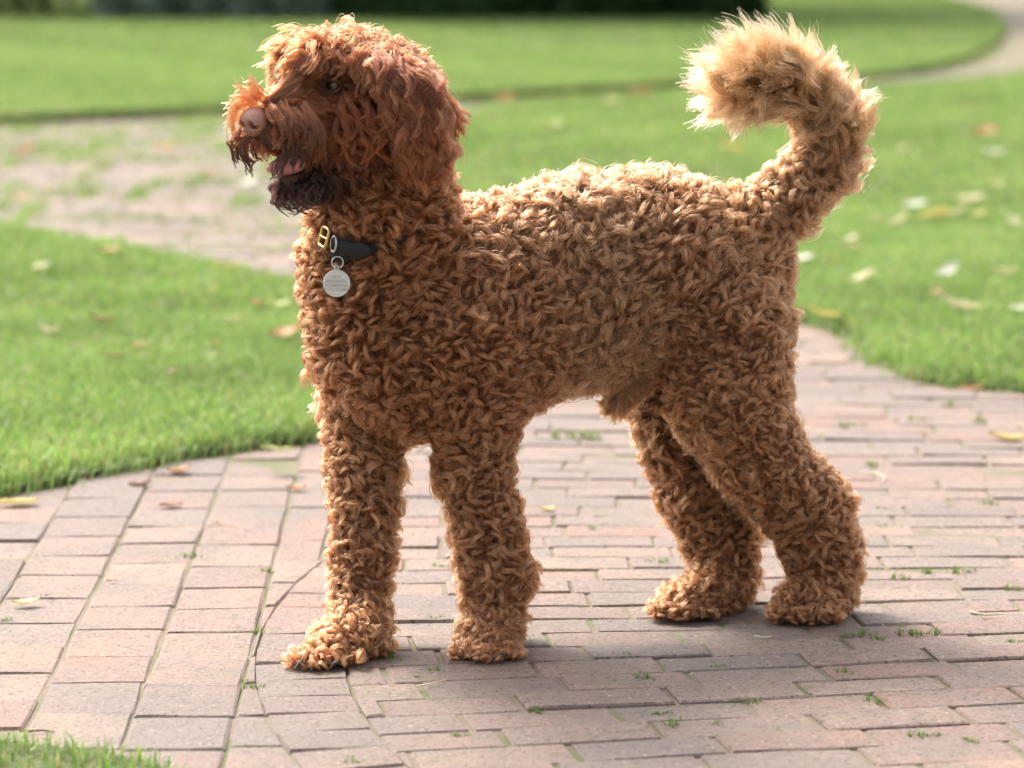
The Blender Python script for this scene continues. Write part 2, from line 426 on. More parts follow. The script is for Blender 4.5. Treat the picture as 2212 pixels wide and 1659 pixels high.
def scatter(pl, n, y0, y1, margin=.7, seed=0, xl=None, xr=None):
    r = np.random.default_rng(seed); out = []
    tot = 0
    while tot < n:
        y = np.sqrt(r.uniform(y0**2, y1**2, n)) ; x = r.uniform(-1, 1, n)*(.153*y+margin)
        k = inpoly(x, y, pl)
        if k.sum() == 0: break
        if tot == 0: frac = k.mean(); 
        out.append(np.stack([x[k], y[k]], 1)); tot += k.sum()
        break
    return np.concatenate(out) if out else np.zeros((0, 2))
def grass_obj(label, parts):
    vs_, qs, ts, cs = [], [], [], []; off = 0
    for v, q, t_, c in parts:
        vs_.append(v); qs.append(q+off); ts.append(t_+off); cs.append(c); off += len(v)
    me = np_mesh('grass', np.concatenate(vs_), [np.concatenate(qs), np.concatenate(ts)], smooth=False)
    set_color(me, 'col', np.concatenate(cs))
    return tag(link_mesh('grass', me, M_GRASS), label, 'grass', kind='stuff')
def patchy(xy, keep_scale=1.2, seed=0):
    r = np.random.default_rng(seed)
    return xy
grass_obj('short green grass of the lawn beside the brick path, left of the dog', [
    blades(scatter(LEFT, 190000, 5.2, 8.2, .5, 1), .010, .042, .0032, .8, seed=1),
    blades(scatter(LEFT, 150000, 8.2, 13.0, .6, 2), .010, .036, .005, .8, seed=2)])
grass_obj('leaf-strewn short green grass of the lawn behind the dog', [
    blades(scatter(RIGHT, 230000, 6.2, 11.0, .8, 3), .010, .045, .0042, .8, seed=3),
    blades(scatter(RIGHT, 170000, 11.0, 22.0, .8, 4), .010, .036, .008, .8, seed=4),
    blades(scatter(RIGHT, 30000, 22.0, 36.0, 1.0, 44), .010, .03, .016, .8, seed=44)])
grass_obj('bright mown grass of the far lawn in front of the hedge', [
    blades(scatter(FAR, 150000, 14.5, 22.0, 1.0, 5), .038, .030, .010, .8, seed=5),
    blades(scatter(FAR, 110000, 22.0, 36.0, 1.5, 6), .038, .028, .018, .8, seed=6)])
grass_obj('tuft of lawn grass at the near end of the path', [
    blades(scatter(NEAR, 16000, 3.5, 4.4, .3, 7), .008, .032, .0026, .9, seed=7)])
# ragged fringe along the lawn edges
def fringe(pl, n, spread, seed, rngy=(3.5, 20)):
    r = np.random.default_rng(seed); P = np.array(pl+[pl[0]]); seg = np.linalg.norm(np.diff(P, axis=0), axis=1)
    m = (P[:-1, 1] > rngy[0]) & (P[:-1, 1] < rngy[1]) & (np.abs(P[:-1, 0]) < 3.2); w = seg*m; w /= w.sum()
    i = r.choice(len(seg), n, p=w); t_ = r.uniform(0, 1, (n, 1))
    return P[:-1][i]*(1-t_)+P[1:][i]*t_ + r.normal(0, spread, (n, 2))
grass_obj('ragged grass spilling over the edges of the brick path', [
    blades(fringe(LEFT, 9000, .018, 21), -.006, .042, .0032, 1.3, seed=21),
    blades(fringe(RIGHT, 9000, .025, 22), -.006, .045, .004, 1.3, seed=22),
    blades(fringe(FAR, 1200, .05, 23, (14, 24)), -.006, .05, .008, 1.2, seed=23),
    blades(fringe(NEAR, 1600, .012, 24, (3.5, 5)), -.006, .032, .0026, 1.3, seed=24)])
# grass grown into the joints of the back part of the path
r_ = np.random.default_rng(31)
cent = np.stack([r_.uniform(-3.2, .2, 520), r_.uniform(8.6, 17, 520)], 1)
cent = cent[~(inpoly(cent[:, 0], cent[:, 1], LEFT) | inpoly(cent[:, 0], cent[:, 1], FAR) | inpoly(cent[:, 0], cent[:, 1], RIGHT))]
wgt = np.clip((cent[:, 1]-8)/6, .25, 1); cent = cent[r_.uniform(0, 1, len(cent)) < wgt]
pts = []
for c_ in cent:
    n = int(r_.integers(30, 120)); sx, sy = (.02, .14) if r_.random() < .5 else (.16, .02)
    pts.append(c_+np.stack([r_.normal(0, sx, n)*1.0, r_.normal(0, sy, n)], 1))
grass_obj('tufts of grass grown through the joints of the distant brick path', [blades(np.concatenate(pts), -.012, .045, .006, .9, seed=31)])

# --- hedge and grey shrubs
def leaf_cloud(n, fn, size, cols, seed):
    r = np.random.default_rng(seed); c = fn(r, n); n = len(c)
    a = nrm(r.normal(0, 1, (n, 3))); b = nrm(np.cross(a, r.normal(0, 1, (n, 3)))); s = size*r.uniform(.6, 1.3, (n, 1))
    v = np.stack([c-a*s, c+b*s*.45, c+a*s, c-b*s*.45], 1).reshape(-1, 3)
    q = np.arange(n*4).reshape(n, 4); col = np.array(cols)[r.integers(0, len(cols), n)]*r.uniform(.75, 1.25, (n, 1))
    return v, q, np.repeat(col, 4, 0)
def leaf_obj(name, n, fn, size, cols, seed, parent, mat=None):
    v, q, c = leaf_cloud(n, fn, size, cols, seed); me = np_mesh(name, v, [q], smooth=False); set_color(me, 'col', c)
    return link_mesh(name, me, mat or M_HEDGE, parent)
M_WOOD = mat_plain('bark', (.10, .075, .05), .9, bump=.6, bscale=40, vary=.3)
def stems(name, pts_r, parent):
    """tapered branching stems: list of (p0, r0, p1, r1)"""
    vv, ff = [], []; off = 0; K = 6
    for p0, r0, p1, r1 in pts_r:
        p0, p1 = np.array(p0, float), np.array(p1, float); d = nrm(p1-p0); e = nrm(np.cross(d, (1, .3, .2))); g = np.cross(d, e)
        an = np.arange(K)*2*PI/K; cs = np.cos(an)[:, None]*e+np.sin(an)[:, None]*g
        vv += [p0+cs*r0, p1+cs*r1]; b = np.arange(K); ff.append(np.stack([b, (b+1) % K, (b+1) % K+K, b+K], 1)+off); off += 2*K
    return link_mesh(name, np_mesh(name, np.concatenate(vv), [np.concatenate(ff)]), M_WOOD, parent)
def hedge_fn(x0, x1, y0, y1, h):
    def f(r, n):
        x = r.uniform(x0, x1, n); z = r.uniform(0.02, h, n); y = r.uniform(y0, y1, n)
        bump = .12*np.sin(x*2.1+z*1.3)+.1*np.sin(x*5.3+1)+.08*np.sin(z*4+x)
        sh = r.choice(3, n, p=[.55, .2, .25]); y = np.where(sh == 0, y0+np.abs(r.normal(0, .1, n))+bump, y); z = np.where(sh == 1, h-np.abs(r.normal(0, .12, n))+bump, z)
        return np.stack([x, y, np.maximum(z, .02)], 1)
    return f
HD = 27.4
hx0, hx1 = (335-512)/F*HD*1.0, (765-512)/F*HD
hedge = tag(empty('hedge', ((hx0+hx1)/2, HD+.7, 0)), 'dense dark green clipped hedge closing the far lawn', 'hedge')
leaf_obj('foliage', 60000, hedge_fn(hx0, hx1, HD, HD+1.5, 2.3), .055, [(.045, .095, .025), (.06, .12, .03), (.03, .065, .02)], 41, hedge)
hs = []
for i in range(26):
    x = hx0+.1+(hx1-hx0-.2)*i/25; hs.append(((x, HD+.75, -.02), .035, (x+random.uniform(-.1, .1), HD+.75, 1.9), .012))
stems('stem', hs, hedge)
hedge2 = tag(empty('hedge', (-8, HD+2.2, 0)), 'shaded low hedge behind bare soil at the end of the far lawn', 'hedge')
leaf_obj('foliage', 30000, hedge_fn(-13, (95-512)/F*HD, HD+.9, HD+2.6, 1.8), .055, [(.045, .07, .02), (.06, .085, .025), (.03, .05, .02)], 42, hedge2)
stems('stem', [((x, HD+1.8, -.02), .035, (x+.05, HD+1.8, 1.5), .012) for x in np.linspace(-12.8, -3.8, 22)], hedge2)
SHR = [(118, .62, 'broad'), (165, .8, 'full'), (212, .7, 'low'), (258, .9, 'tall'), (300, .75, 'round'), (330, .7, 'dense')]
for i, (u, rr, wd) in enumerate(SHR):
    x = (u-512)/F*HD; e = tag(empty('silver_shrub', (x, HD+.3, 0)), 'silvery grey-leaved shrub growing beside the dark clipped hedge', 'shrub', 'silvery shrubs at the end of the far lawn')
    def f(r, n, x=x, rr=rr):
        d = nrm(r.normal(0, 1, (n, 3))); q = r.uniform(.55, 1, (n, 1))**.5*(1+.2*np.sin(d[:, :1]*7+d[:, 2:]*5))
        p = d*q*np.array((rr*.5, rr*.5, rr*.75))+np.array((x, HD+.3, rr*.6)); return p[p[:, 2] > .02]
    leaf_obj('crown', 9000, f, .055, [(.42, .50, .42), (.32, .42, .32), (.55, .60, .54), (.22, .32, .15)], 50+i, e, M_SHRUB)
    stems('trunk', [((x, HD+.3, -.02), .02, (x+.1*math.cos(k*1.3), HD+.3+.1*math.sin(k*1.3), rr*.7), .006) for k in range(5)], e)
# a tree beyond the hedge whose crown shades the end of the far lawn
TX, TY = .2, 32.4
tree = tag(empty('tree', (TX, TY, 0)), 'broad leafy tree standing behind the hedge', 'tree')
stems('trunk', [((TX, TY, -.05), .22, (TX+.05, TY, 2.6), .15)] + [((TX+.05, TY, 2.5), .11, (TX+1.9*math.cos(k*1.26), TY+1.9*math.sin(k*1.26), 5.2+.5*(k % 2)), .03) for k in range(5)], tree)
def crown(r, n):
    cs = np.array([(TX+2.6*math.cos(k*.9)*(.4+.6*(k % 3)/2), TY+2.6*math.sin(k*.9)*(.4+.6*(k % 2)), 5.0+1.3*((k*37) % 5)/4) for k in range(14)])
    c = cs[r.integers(0, 14, n)]; d = nrm(r.normal(0, 1, (n, 3)))*(r.uniform(0, 1, (n, 1))**.4)*np.array((1.1, 1.1, .8)); return c+d
leaf_obj('crown', 34000, crown, .10, [(.05, .10, .025), (.07, .13, .03), (.04, .08, .02)], 61, tree)

# ------------------------------------------------------------------ the dog
# Round-cone primitives laid out joint by joint; their smooth union is the body's one skin.
# (u, v, distance, radius) with u, v, radius in pixels of a 2212-wide view of the dog.
def prim(cls, flow, *pts):
    out = []
    for a, b in zip(pts[:-1], pts[1:]) if len(pts) > 1 else [(pts[0], pts[0])]:
        out.append((cls, np.array(flow, float), V(*a[:3]), a[3]*PXV*a[2], V(*b[:3]), b[3]*PXV*b[2]))
    return out
P_ = []
P_ += prim('chest', (.10, .0, -1), (865, 705, 4.735, 190), (1050, 655, 4.79, 205))
P_ += prim('chest', (.05, .0, -1), (885, 790, 4.73, 140))
P_ += prim('chest', (.05, -.05, -1), (805, 600, 4.72, 138))
P_ += prim('chest', (.35, .0, -.9), (990, 740, 4.70, 132), (1030, 850, 4.70, 95))
P_ += prim('back', (.85, .35, -.55), (1050, 655, 4.79, 205), (1240, 612, 4.845, 206), (1420, 592, 4.89, 192))
P_ += prim('rump', (.5, .25, -.8), (1420, 592, 4.89, 192), (1535, 592, 4.925, 160))
P_ += prim('rump', (.25, .1, -1), (1575, 715, 4.845, 120), (1572, 850, 4.835, 110))
P_ += prim('rump', (.25, .1, -1), (1520, 700, 4.99, 110), (1450, 860, 4.985, 80))
P_ += prim('neck', (.15, -.1, -1), (835, 560, 4.715, 138), (826, 430, 4.685, 122), (815, 330, 4.67, 100))
P_ += prim('chest', (.15, .0, -1), (960, 790, 4.73, 120), (1090, 765, 4.76, 112))
# legs
P_ += prim('leg', (0, -.05, -1), (1030, 880, 4.70, 78), (1024, 1000, 4.70, 60), (1048, 1110, 4.70, 53), (1067, 1230, 4.695, 57), (1066, 1330, 4.68, 51))
P_ += prim('paw', (-.1, -.5, -.8), (1066, 1340, 4.68, 55), (1058, 1388, 4.64, 61), (1054, 1412, 4.605, 48))
for q in ((1008, 1425, 4.580, 30), (1052, 1431, 4.567, 32), (1098, 1425, 4.580, 30)): P_ += prim('paw', (-.1, -.5, -.8), q)
P_ += prim('leg', (-.05, -.05, -1), (795, 880, 4.76, 82), (784, 1000, 4.73, 60), (786, 1090, 4.715, 51), (784, 1200, 4.69, 51), (780, 1310, 4.66, 49))
P_ += prim('paw', (-.6, -.4, -.7), (780, 1320, 4.655, 54), (770, 1388, 4.61, 62), (710, 1418, 4.565, 49))
for q in ((656, 1440, 4.532, 31), (698, 1446, 4.524, 32), (750, 1444, 4.540, 31)): P_ += prim('paw', (-.6, -.4, -.7), q)
P_ += prim('leg', (.1, 0, -1), (1568, 840, 4.835, 108), (1640, 985, 4.86, 84), (1746, 1096, 4.895, 74), (1780, 1190, 4.90, 64), (1778, 1270, 4.89, 56))
P_ += prim('paw', (-.4, -.4, -.8), (1774, 1275, 4.89, 60), (1755, 1310, 4.86, 57), (1722, 1322, 4.84, 47))
for q in ((1694, 1334, 4.82, 28), (1734, 1340, 4.811, 30), (1782, 1337, 4.82, 29)): P_ += prim('paw', (-.4, -.4, -.8), q)
P_ += prim('leg', (.1, 0, -1), (1445, 850, 4.985, 78), (1468, 950, 4.97, 68), (1510, 1060, 4.965, 64), (1552, 1150, 4.96, 61), (1562, 1240, 4.94, 54))
P_ += prim('paw', (-.6, -.3, -.7), (1560, 1250, 4.94, 58), (1536, 1300, 4.90, 57), (1474, 1314, 4.87, 47))
for q in ((1438, 1329, 4.848, 28), (1472, 1335, 4.840, 30), (1520, 1337, 4.848, 29)): P_ += prim('paw', (-.6, -.3, -.7), q)
# sheath
P_ += prim('sheath', (-.5, -.1, -.9), (1392, 785, 4.875, 48), (1334, 868, 4.855, 17))
# head
P_ += prim('skull', (.25, -.35, -.5), (762, 178, 4.655, 103), (842, 200, 4.665, 90))
P_ += prim('fringe', (-.75, -.55, -.75), (672, 150, 4.63, 62), (690, 135, 4.60, 45))
P_ += prim('cheek', (.25, -.15, -1), (765, 290, 4.635, 92))
P_ += prim('muzzle', (-.4, -.2, -1), (700, 235, 4.625, 74), (600, 262, 4.575, 47), (572, 268, 4.565, 40))
P_ += prim('muzzle', (-.4, -.2, -1), (700, 282, 4.62, 52), (592, 290, 4.572, 31))
P_ += prim('jaw', (-.2, -.1, -1), (745, 345, 4.635, 62), (662, 392, 4.602, 30), (612, 396, 4.580, 21))
# ears
P_ += prim('ear', (.06, -.05, -1), (812, 128, 4.580, 28), (872, 188, 4.560, 44), (914, 258, 4.562, 52), (918, 312, 4.575, 48))
P_ += prim('farear', (.1, .2, -1), (800, 140, 4.735, 26), (830, 220, 4.755, 38), (850, 300, 4.745, 38))
# tail
P_ += prim('tailbase', (.45, .1, .25), (1590, 490, 4.93, 62), (1690, 440, 4.95, 46), (1770, 365, 4.96, 42))
P_ += prim('tailmid', (.25, 0, .6), (1770, 365, 4.96, 42), (1790, 265, 4.95, 34), (1745, 195, 4.93, 26))
P_ += prim('tailend', (-.6, -.1, .35), (1745, 195, 4.93, 26), (1660, 178, 4.90, 19), (1610, 186, 4.882, 14))
P_ += prim('tailtip', (-.6, -.2, .2), (1610, 186, 4.882, 14), (1588, 196, 4.872, 11))
NP_ = len(P_)
pa = np.array([p[2] for p in P_]); pr = np.array([p[3] for p in P_]); pb = np.array([p[4] for p in P_]); prb = np.array([p[5] for p in P_])
pcls = [p[0] for p in P_]; pflow = np.array([p[1]/np.linalg.norm(p[1]) for p in P_])
SQ = {'back': 1.28, 'rump': 1.12}
psq = np.array([SQ.get(c, 1.0) for c in pcls]); psq[0] = 1.18
LAT = nrm(np.array((-.38, .92, 0)))                     # the dog's side-to-side direction: the rib cage is deeper than wide
def prim_d(X, i):
    ba = pb[i]-pa[i]; L2 = float(ba@ba); d = X-pa[i]
    if psq[i] != 1.0 and L2 > 1e-10:
        t_ = np.clip((d@ba)/L2, 0, 1); e = d-t_[..., None]*ba; l = e@LAT
        return np.linalg.norm(e+(l*(psq[i]-1))[..., None]*LAT, axis=-1)-(pr[i]+t_*(prb[i]-pr[i]))
    if L2 < 1e-10: return np.linalg.norm(d, axis=-1)-pr[i]
    t_ = np.clip((d@ba)/L2, 0, 1)
    return np.linalg.norm(d-t_[..., None]*ba, axis=-1)-(pr[i]+t_*(prb[i]-pr[i]))
EYE_UV = (722, 184)
MOUTH = (V(598, 338, 4.56), V(690, 352, 4.60), .016)
def surface_nets(S, org, h):
    ins = S < 0; nx, ny, nz = S.shape
    cx = [(a, b, c) for a in (0, 1) for b in (0, 1) for c in (0, 1)]
    sl_ = lambda A, o: A[o[0]:nx-1+o[0], o[1]:ny-1+o[1], o[2]:nz-1+o[2]]
    cnt = sum(sl_(ins, o).astype(np.int8) for o in cx); act = (cnt > 0) & (cnt < 8)
    I, J, K = np.nonzero(act); vid = np.full(act.shape, -1, np.int64); vid[I, J, K] = np.arange(len(I))
    acc = np.zeros((len(I), 3)); num = np.zeros(len(I))
    for a in range(8):
        for b in range(a+1, 8):
            oa, ob = np.array(cx[a]), np.array(cx[b])
            if np.abs(oa-ob).sum() != 1: continue
            va = S[I+oa[0], J+oa[1], K+oa[2]]; vb = S[I+ob[0], J+ob[1], K+ob[2]]; m = (va < 0) != (vb < 0)
            t_ = np.where(m, va/np.where(m, va-vb, 1), 0); acc += np.where(m[:, None], oa+(ob-oa)*t_[:, None], 0); num += m
    vert = org+h*(np.stack([I, J, K], 1)+acc/num[:, None])
    quads = []
    for ax in range(3):
        o = [0, 0, 0]; o[ax] = 1
        A = ins[:nx-o[0], :ny-o[1], :nz-o[2]]; B = ins[o[0]:, o[1]:, o[2]:]
        i, j, k = np.nonzero(A != B); flip = A[i, j, k]
        u, w = [(1, 2), (2, 0), (0, 1)][ax]
        idx3 = np.stack([i, j, k], 1); ok = (idx3[:, u] > 0) & (idx3[:, w] > 0) & (idx3[:, u] < S.shape[u]-1) & (idx3[:, w] < S.shape[w]-1) & (idx3[:, ax] < S.shape[ax]-1)
        idx3 = idx3[ok]; flip = flip[ok]
        def g(du, dw):
            q = idx3.copy(); q[:, u] -= du; q[:, w] -= dw; return vid[q[:, 0], q[:, 1], q[:, 2]]
        q = np.stack([g(1, 1), g(0, 1), g(0, 0), g(1, 0)], 1); q[~flip] = q[~flip][:, ::-1]; quads.append(q)
    return vert, np.concatenate(quads)
def smin(a, b, k):
    hh = np.maximum(k-np.abs(a-b), 0)/k
    return np.minimum(a, b)-hh*hh*k*.25
def grid_of(lo, hi, h):
    n = np.ceil((hi-lo)/h).astype(int)+1
    return n, [lo[a]+h*np.arange(n[a]) for a in range(3)]
lo = np.minimum((pa-pr[:, None]).min(0), (pb-prb[:, None]).min(0))-.03; hi = np.maximum((pa+pr[:, None]).max(0), (pb+prb[:, None]).max(0))+.03
GH = .0065
n3, ax3 = grid_of(lo, hi, GH)
S = np.full(tuple(n3), .2, np.float32)
KS = {'neck': .045, 'chest': .03, 'back': .03, 'rump': .035, 'leg': .022, 'paw': .008, 'ear': .006, 'farear': .006, 'muzzle': .016, 'jaw': .008, 'fringe': .012, 'tailbase': .03, 'tailmid': .012, 'tailend': .01, 'tailtip': .01, 'skull': .03, 'cheek': .02, 'sheath': .015}
for i in range(NP_):
    k = KS[pcls[i]]; pad = .06
    l_ = np.minimum(pa[i]-pr[i], pb[i]-prb[i])-pad; h_ = np.maximum(pa[i]+pr[i], pb[i]+prb[i])+pad
    s0 = np.clip(np.floor((l_-lo)/GH).astype(int), 0, n3-1); s1 = np.clip(np.ceil((h_-lo)/GH).astype(int)+1, 1, n3)
    X = np.stack(np.meshgrid(*[ax3[a][s0[a]:s1[a]] for a in range(3)], indexing='ij'), -1)
    d = prim_d(X, i).astype(np.float32); sub = S[s0[0]:s1[0], s0[1]:s1[1], s0[2]:s1[2]]
    S[s0[0]:s1[0], s0[1]:s1[1], s0[2]:s1[2]] = smin(sub, d, k)
def carve(c, r, k):                                     # hollow the skull for the eye
    global S
    l_ = np.clip(np.floor((c-r-.03-lo)/GH).astype(int), 0, n3-1); h_ = np.clip(np.ceil((c+r+.03-lo)/GH).astype(int)+1, 1, n3)
    X = np.stack(np.meshgrid(*[ax3[a][l_[a]:h_[a]] for a in range(3)], indexing='ij'), -1); d = (np.linalg.norm((X-c)/np.array((1.25, 1, 1)), axis=-1)-r).astype(np.float32)
    sub = S[l_[0]:h_[0], l_[1]:h_[1], l_[2]:h_[2]]; S[l_[0]:h_[0], l_[1]:h_[1], l_[2]:h_[2]] = -smin(-sub, d, k)
_ds = np.linspace(4.45, 4.8, 700); _X = np.array([V(EYE_UV[0], EYE_UV[1], d) for d in _ds])
_q = np.clip(np.round((_X-lo)/GH).astype(int), 0, n3-1); _k = np.nonzero(S[_q[:, 0], _q[:, 1], _q[:, 2]] < 0)[0][0]
carve(V(EYE_UV[0]-4, EYE_UV[1]+1, _ds[_k]-.007), .0185, .010)
gS = np.stack(np.gradient(S, GH), -1)
def tri_sample(A, X):
    q = (X-lo)/GH; q = np.clip(q, 0, np.array(A.shape[:3])-1.001); b = q.astype(int); f = q-b; out = 0
    for o in [(a, c, e) for a in (0, 1) for c in (0, 1) for e in (0, 1)]:
        w = np.prod([np.where(o[a], f[:, a], 1-f[:, a]) for a in range(3)], axis=0)
        v = A[b[:, 0]+o[0], b[:, 1]+o[1], b[:, 2]+o[2]]
        out = out + (w[:, None]*v if v.ndim == 2 else w*v)
    return out
def skin_depth(u, v, d0=4.3, d1=5.2):                # first skin point along a view pixel
    ds = np.linspace(d0, d1, 900); X = np.array([V(u, v, d) for d in ds]); s_ = tri_sample(S, X)
    k = np.nonzero(s_ < 0)[0]
    return ds[k[0]] if len(k) else None

dog = tag(empty('dog', (float(V(1250, 1400, 4.76)[0]), 4.76, 0)), 'curly-coated ginger brown dog standing on the brick path with open mouth and raised tail', 'dog')
verts, quads = surface_nets(S, lo, GH)
verts[:, 2] = np.maximum(verts[:, 2], .006)
M_SKIN = mat_plain('dog_skin', (.09, .042, .025), .8, vary=.2, bscale=120)  # skin toned dark so bare gaps in the coat read as shade
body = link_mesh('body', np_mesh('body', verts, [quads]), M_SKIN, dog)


def ell(name, X0, radii, axes, mat, parent, seg=24, rings=14):
    """an ellipsoid with its own axes"""
    th_ = np.linspace(0, PI, rings+1)[1:-1]; ph_ = np.arange(seg)*2*PI/seg
    P = [np.array((0, 0, 1.0))]+[np.array((math.sin(t_)*math.cos(p), math.sin(t_)*math.sin(p), math.cos(t_))) for t_ in th_ for p in ph_]+[np.array((0, 0, -1.0))]
    P = np.array(P)*np.array(radii); P = X0+P@np.array(axes)
    q = []; t3 = []
    for r in range(len(th_)-1):
        for k in range(seg): a = 1+r*seg+k; b = 1+r*seg+(k+1) % seg; q.append((a, a+seg, b+seg, b))
    for k in range(seg): t3.append((0, 1+k, 1+(k+1) % seg)); e = 1+(len(th_)-1)*seg; t3.append((len(P)-1, e+(k+1) % seg, e+k))
    return link_mesh(name, np_mesh(name, P, [np.array(q), np.array(t3)]), mat, parent)
def tube(name, pts, rad, mat, parent, closed=False, K=10):
    pts = np.array(pts, float); n = len(pts); rad = np.broadcast_to(rad, (n,))
    tg = nrm(np.roll(pts, -1, 0)-np.roll(pts, 1, 0)) if closed else nrm(np.gradient(pts, axis=0))
    up = np.array((.31, .2, .93)); e = nrm(np.cross(tg, up)); g = np.cross(tg, e); an = np.arange(K)*2*PI/K
    P = pts[:, None]+rad[:, None, None]*(np.cos(an)[None, :, None]*e[:, None]+np.sin(an)[None, :, None]*g[:, None])
    q = []
    for i in range(n if closed else n-1):
        for k in range(K): q.append((i*K+k, ((i+1) % n)*K+k, ((i+1) % n)*K+(k+1) % K, i*K+(k+1) % K))
    me = np_mesh(name, P.reshape(-1, 3), [np.array(q)])
    return link_mesh(name, me, mat, parent)
def torus(name, c, nvec, R_, r_, mat, parent, sx=1.0, sy=1.0, upv=(0, 0, 1), n=36):
    nvec = nrm(np.array(nvec, float)); ex = nrm(np.cross(upv, nvec)); ey = np.cross(nvec, ex); t_ = np.arange(n)*2*PI/n
    return tube(name, np.array(c)+R_*(sx*np.cos(t_)[:, None]*ex+sy*np.sin(t_)[:, None]*ey), r_, mat, parent, closed=True)

# ---- face
eye_d = skin_depth(*EYE_UV)
EYE = V(EYE_UV[0], EYE_UV[1], eye_d+.0030)
EDIR = nrm(np.array((-.45, -.9, .0)))
NDIR = nrm(np.array((-.70, -.70, -.04)))
NOSE = V(549, 263, 4.546)
M_NOSE = mat_plain('nose_skin', (.34, .15, .105), .30, spec=.6, bump=.5, bscale=900, vary=.12, sss=.15)
M_LID = mat_plain('eyelid_skin', (.13, .06, .045), .5, bump=.3, bscale=500, vary=.2)
M_EYEB = mat_plain('eyeball', (.07, .04, .03), .2, coat=.3)
M_PUP = mat_plain('pupil', (.006, .005, .005), .12, spec=.5, coat=.2)
M_MOUTH = mat_plain('mouth_lining', (.03, .012, .012), .4, vary=.2)
M_TONGUE = mat_plain('tongue', (.52, .20, .20), .28, spec=.6, bump=.4, bscale=700, vary=.12, sss=.2)
M_TOOTH = mat_plain('tooth', (.72, .66, .52), .3)
M_CLAW = mat_plain('claw_horn', (.03, .022, .018), .35)
def iris_mat():
    t = MT('iris'); tc = t.add('TexCoord'); n = t.noise(tc.outputs['Object'], 700, 3)
    c = t.mix(n, (.06, .03, .008), (.13, .075, .02)); b = t.add('BsdfPrincipled', Roughness=.1); t.link(c, b.inputs['Base Color']); b.inputs['Coat Weight'].default_value = .3
    return t.surface(b.outputs[0])
def axes_to(d, upv=(0, 0, 1)):
    d = nrm(np.array(d, float)); ex = nrm(np.cross(upv, d)); ey = np.cross(d, ex); return np.array([ex, ey, d])
AX = axes_to(EDIR)
eye = ell('eye', EYE, (.0125, .0122, .0122), AX, M_EYEB, dog)
ell('iris', EYE+EDIR*.0072, (.0104, .0104, .0060), AX, iris_mat(), eye)
ell('pupil', EYE+EDIR*.0105, (.0060, .0060, .0033), AX, M_PUP, eye)
tt = np.linspace(0, 1, 16)
for nm_, sg in (('eyelid', 1), ('eyelid', -1)):
    an = PI*tt; up_ = .0088*np.sin(an)*sg+(.0006 if sg > 0 else -.0008)
    pts = EYE+AX[0]*(np.cos(an)*.0132)[:, None]+AX[1]*up_[:, None]+EDIR*(.0050+.0056*np.sin(an))[:, None]
    tube(nm_, pts, .0014+.0016*np.sin(an), M_LID, eye)
# far eye (other side of the skull)
AXN = axes_to(NDIR)
FE = V(668, 180, 4.695); EF = nrm(np.array((-.6, .8, 0)))
fe = ell('eye', FE, (.0112, .0108, .0108), axes_to(EF), M_EYEB, dog); ell('iris', FE+EF*.0062, (.0086, .0086, .0052), axes_to(EF), bpy.data.materials['iris'], fe)
# nose: sculpted from its own distance field
h2 = .0011; lo2 = NOSE-.032; nn = np.array([58, 58, 58]); ax2 = [lo2[a]+h2*np.arange(nn[a]) for a in range(3)]
X = np.stack(np.meshgrid(*ax2, indexing='ij'), -1)-NOSE
ls, lu, lf = X@AXN[0], X@AXN[1], X@AXN[2]
def el(c, r): return (np.sqrt(((ls-c[0])/r[0])**2+((lu-c[1])/r[1])**2+((lf-c[2])/r[2])**2)-1)*min(r)
dN = el((0, .003, 0), (.0200, .0165, .0165))
for sg in (-1, 1): dN = smin(dN, el((sg*.0105, -.002, .004), (.0098, .0105, .0105)), .006)
dN = smin(dN, el((0, -.012, .002), (.0085, .0085, .0105)), .007)
for sg in (-1, 1):
    dN = -smin(-dN, el((sg*.0088, -.0035, .0150), (.0048, .0056, .0075)), .0022)
    dN = -smin(-dN, el((sg*.0145, -.0065, .0115), (.0060, .0026, .0065)), .0022)
dN = -smin(-dN, el((0, -.012, .0145), (.0011, .0095, .0030)), .0015)
vN, qN = surface_nets(dN.astype(np.float32), lo2, h2)
nose = link_mesh('nose', np_mesh('nose', vN, [qN]), M_NOSE, dog)
for sg in (-1, 1): ell('nostril', NOSE+AXN[0]*sg*.0088+AXN[1]*-.0035+AXN[2]*.0085, (.0042, .0046, .0030), AXN, M_MOUTH, nose)
# mouth
JD = nrm(V(600, 350, 4.555)-V(700, 345, 4.61)); JA = axes_to(JD)
mouth = ell('mouth', V(655, 350, 4.592), (.017, .017, .040), JA, M_MOUTH, dog)
tg_ = ell('tongue', V(622, 357, 4.568), (.0150, .0125, .036), axes_to(nrm(JD+np.array((0, 0, -.10)))), M_TONGUE, mouth)
ell('tooth', V(619, 352, 4.556), (.0024, .0080, .0026), np.eye(3)[[0, 2, 1]], M_TOOTH, mouth, 10, 8)
ell('tooth', V(575, 337, 4.562), (.0020, .0055, .0022), np.eye(3)[[0, 2, 1]], M_TOOTH, mouth, 10, 8)
# claws peeping out of the paws
for (u, v, d) in ((640, 1466, 4.505), (676, 1470, 4.500), (714, 1470, 4.503), (1030, 1450, 4.548), (1070, 1452, 4.546), (1430, 1352, 4.825), (1690, 1356, 4.80)):
    p = V(u, v, d); p[2] = .007
    tube('claw', [p+np.array((.010, .008, .007)), p+np.array((.004, .003, .005)), p+np.array((-.003, -.003, -.003))], np.array((.0036, .003, .0009)), M_CLAW, dog, K=8)

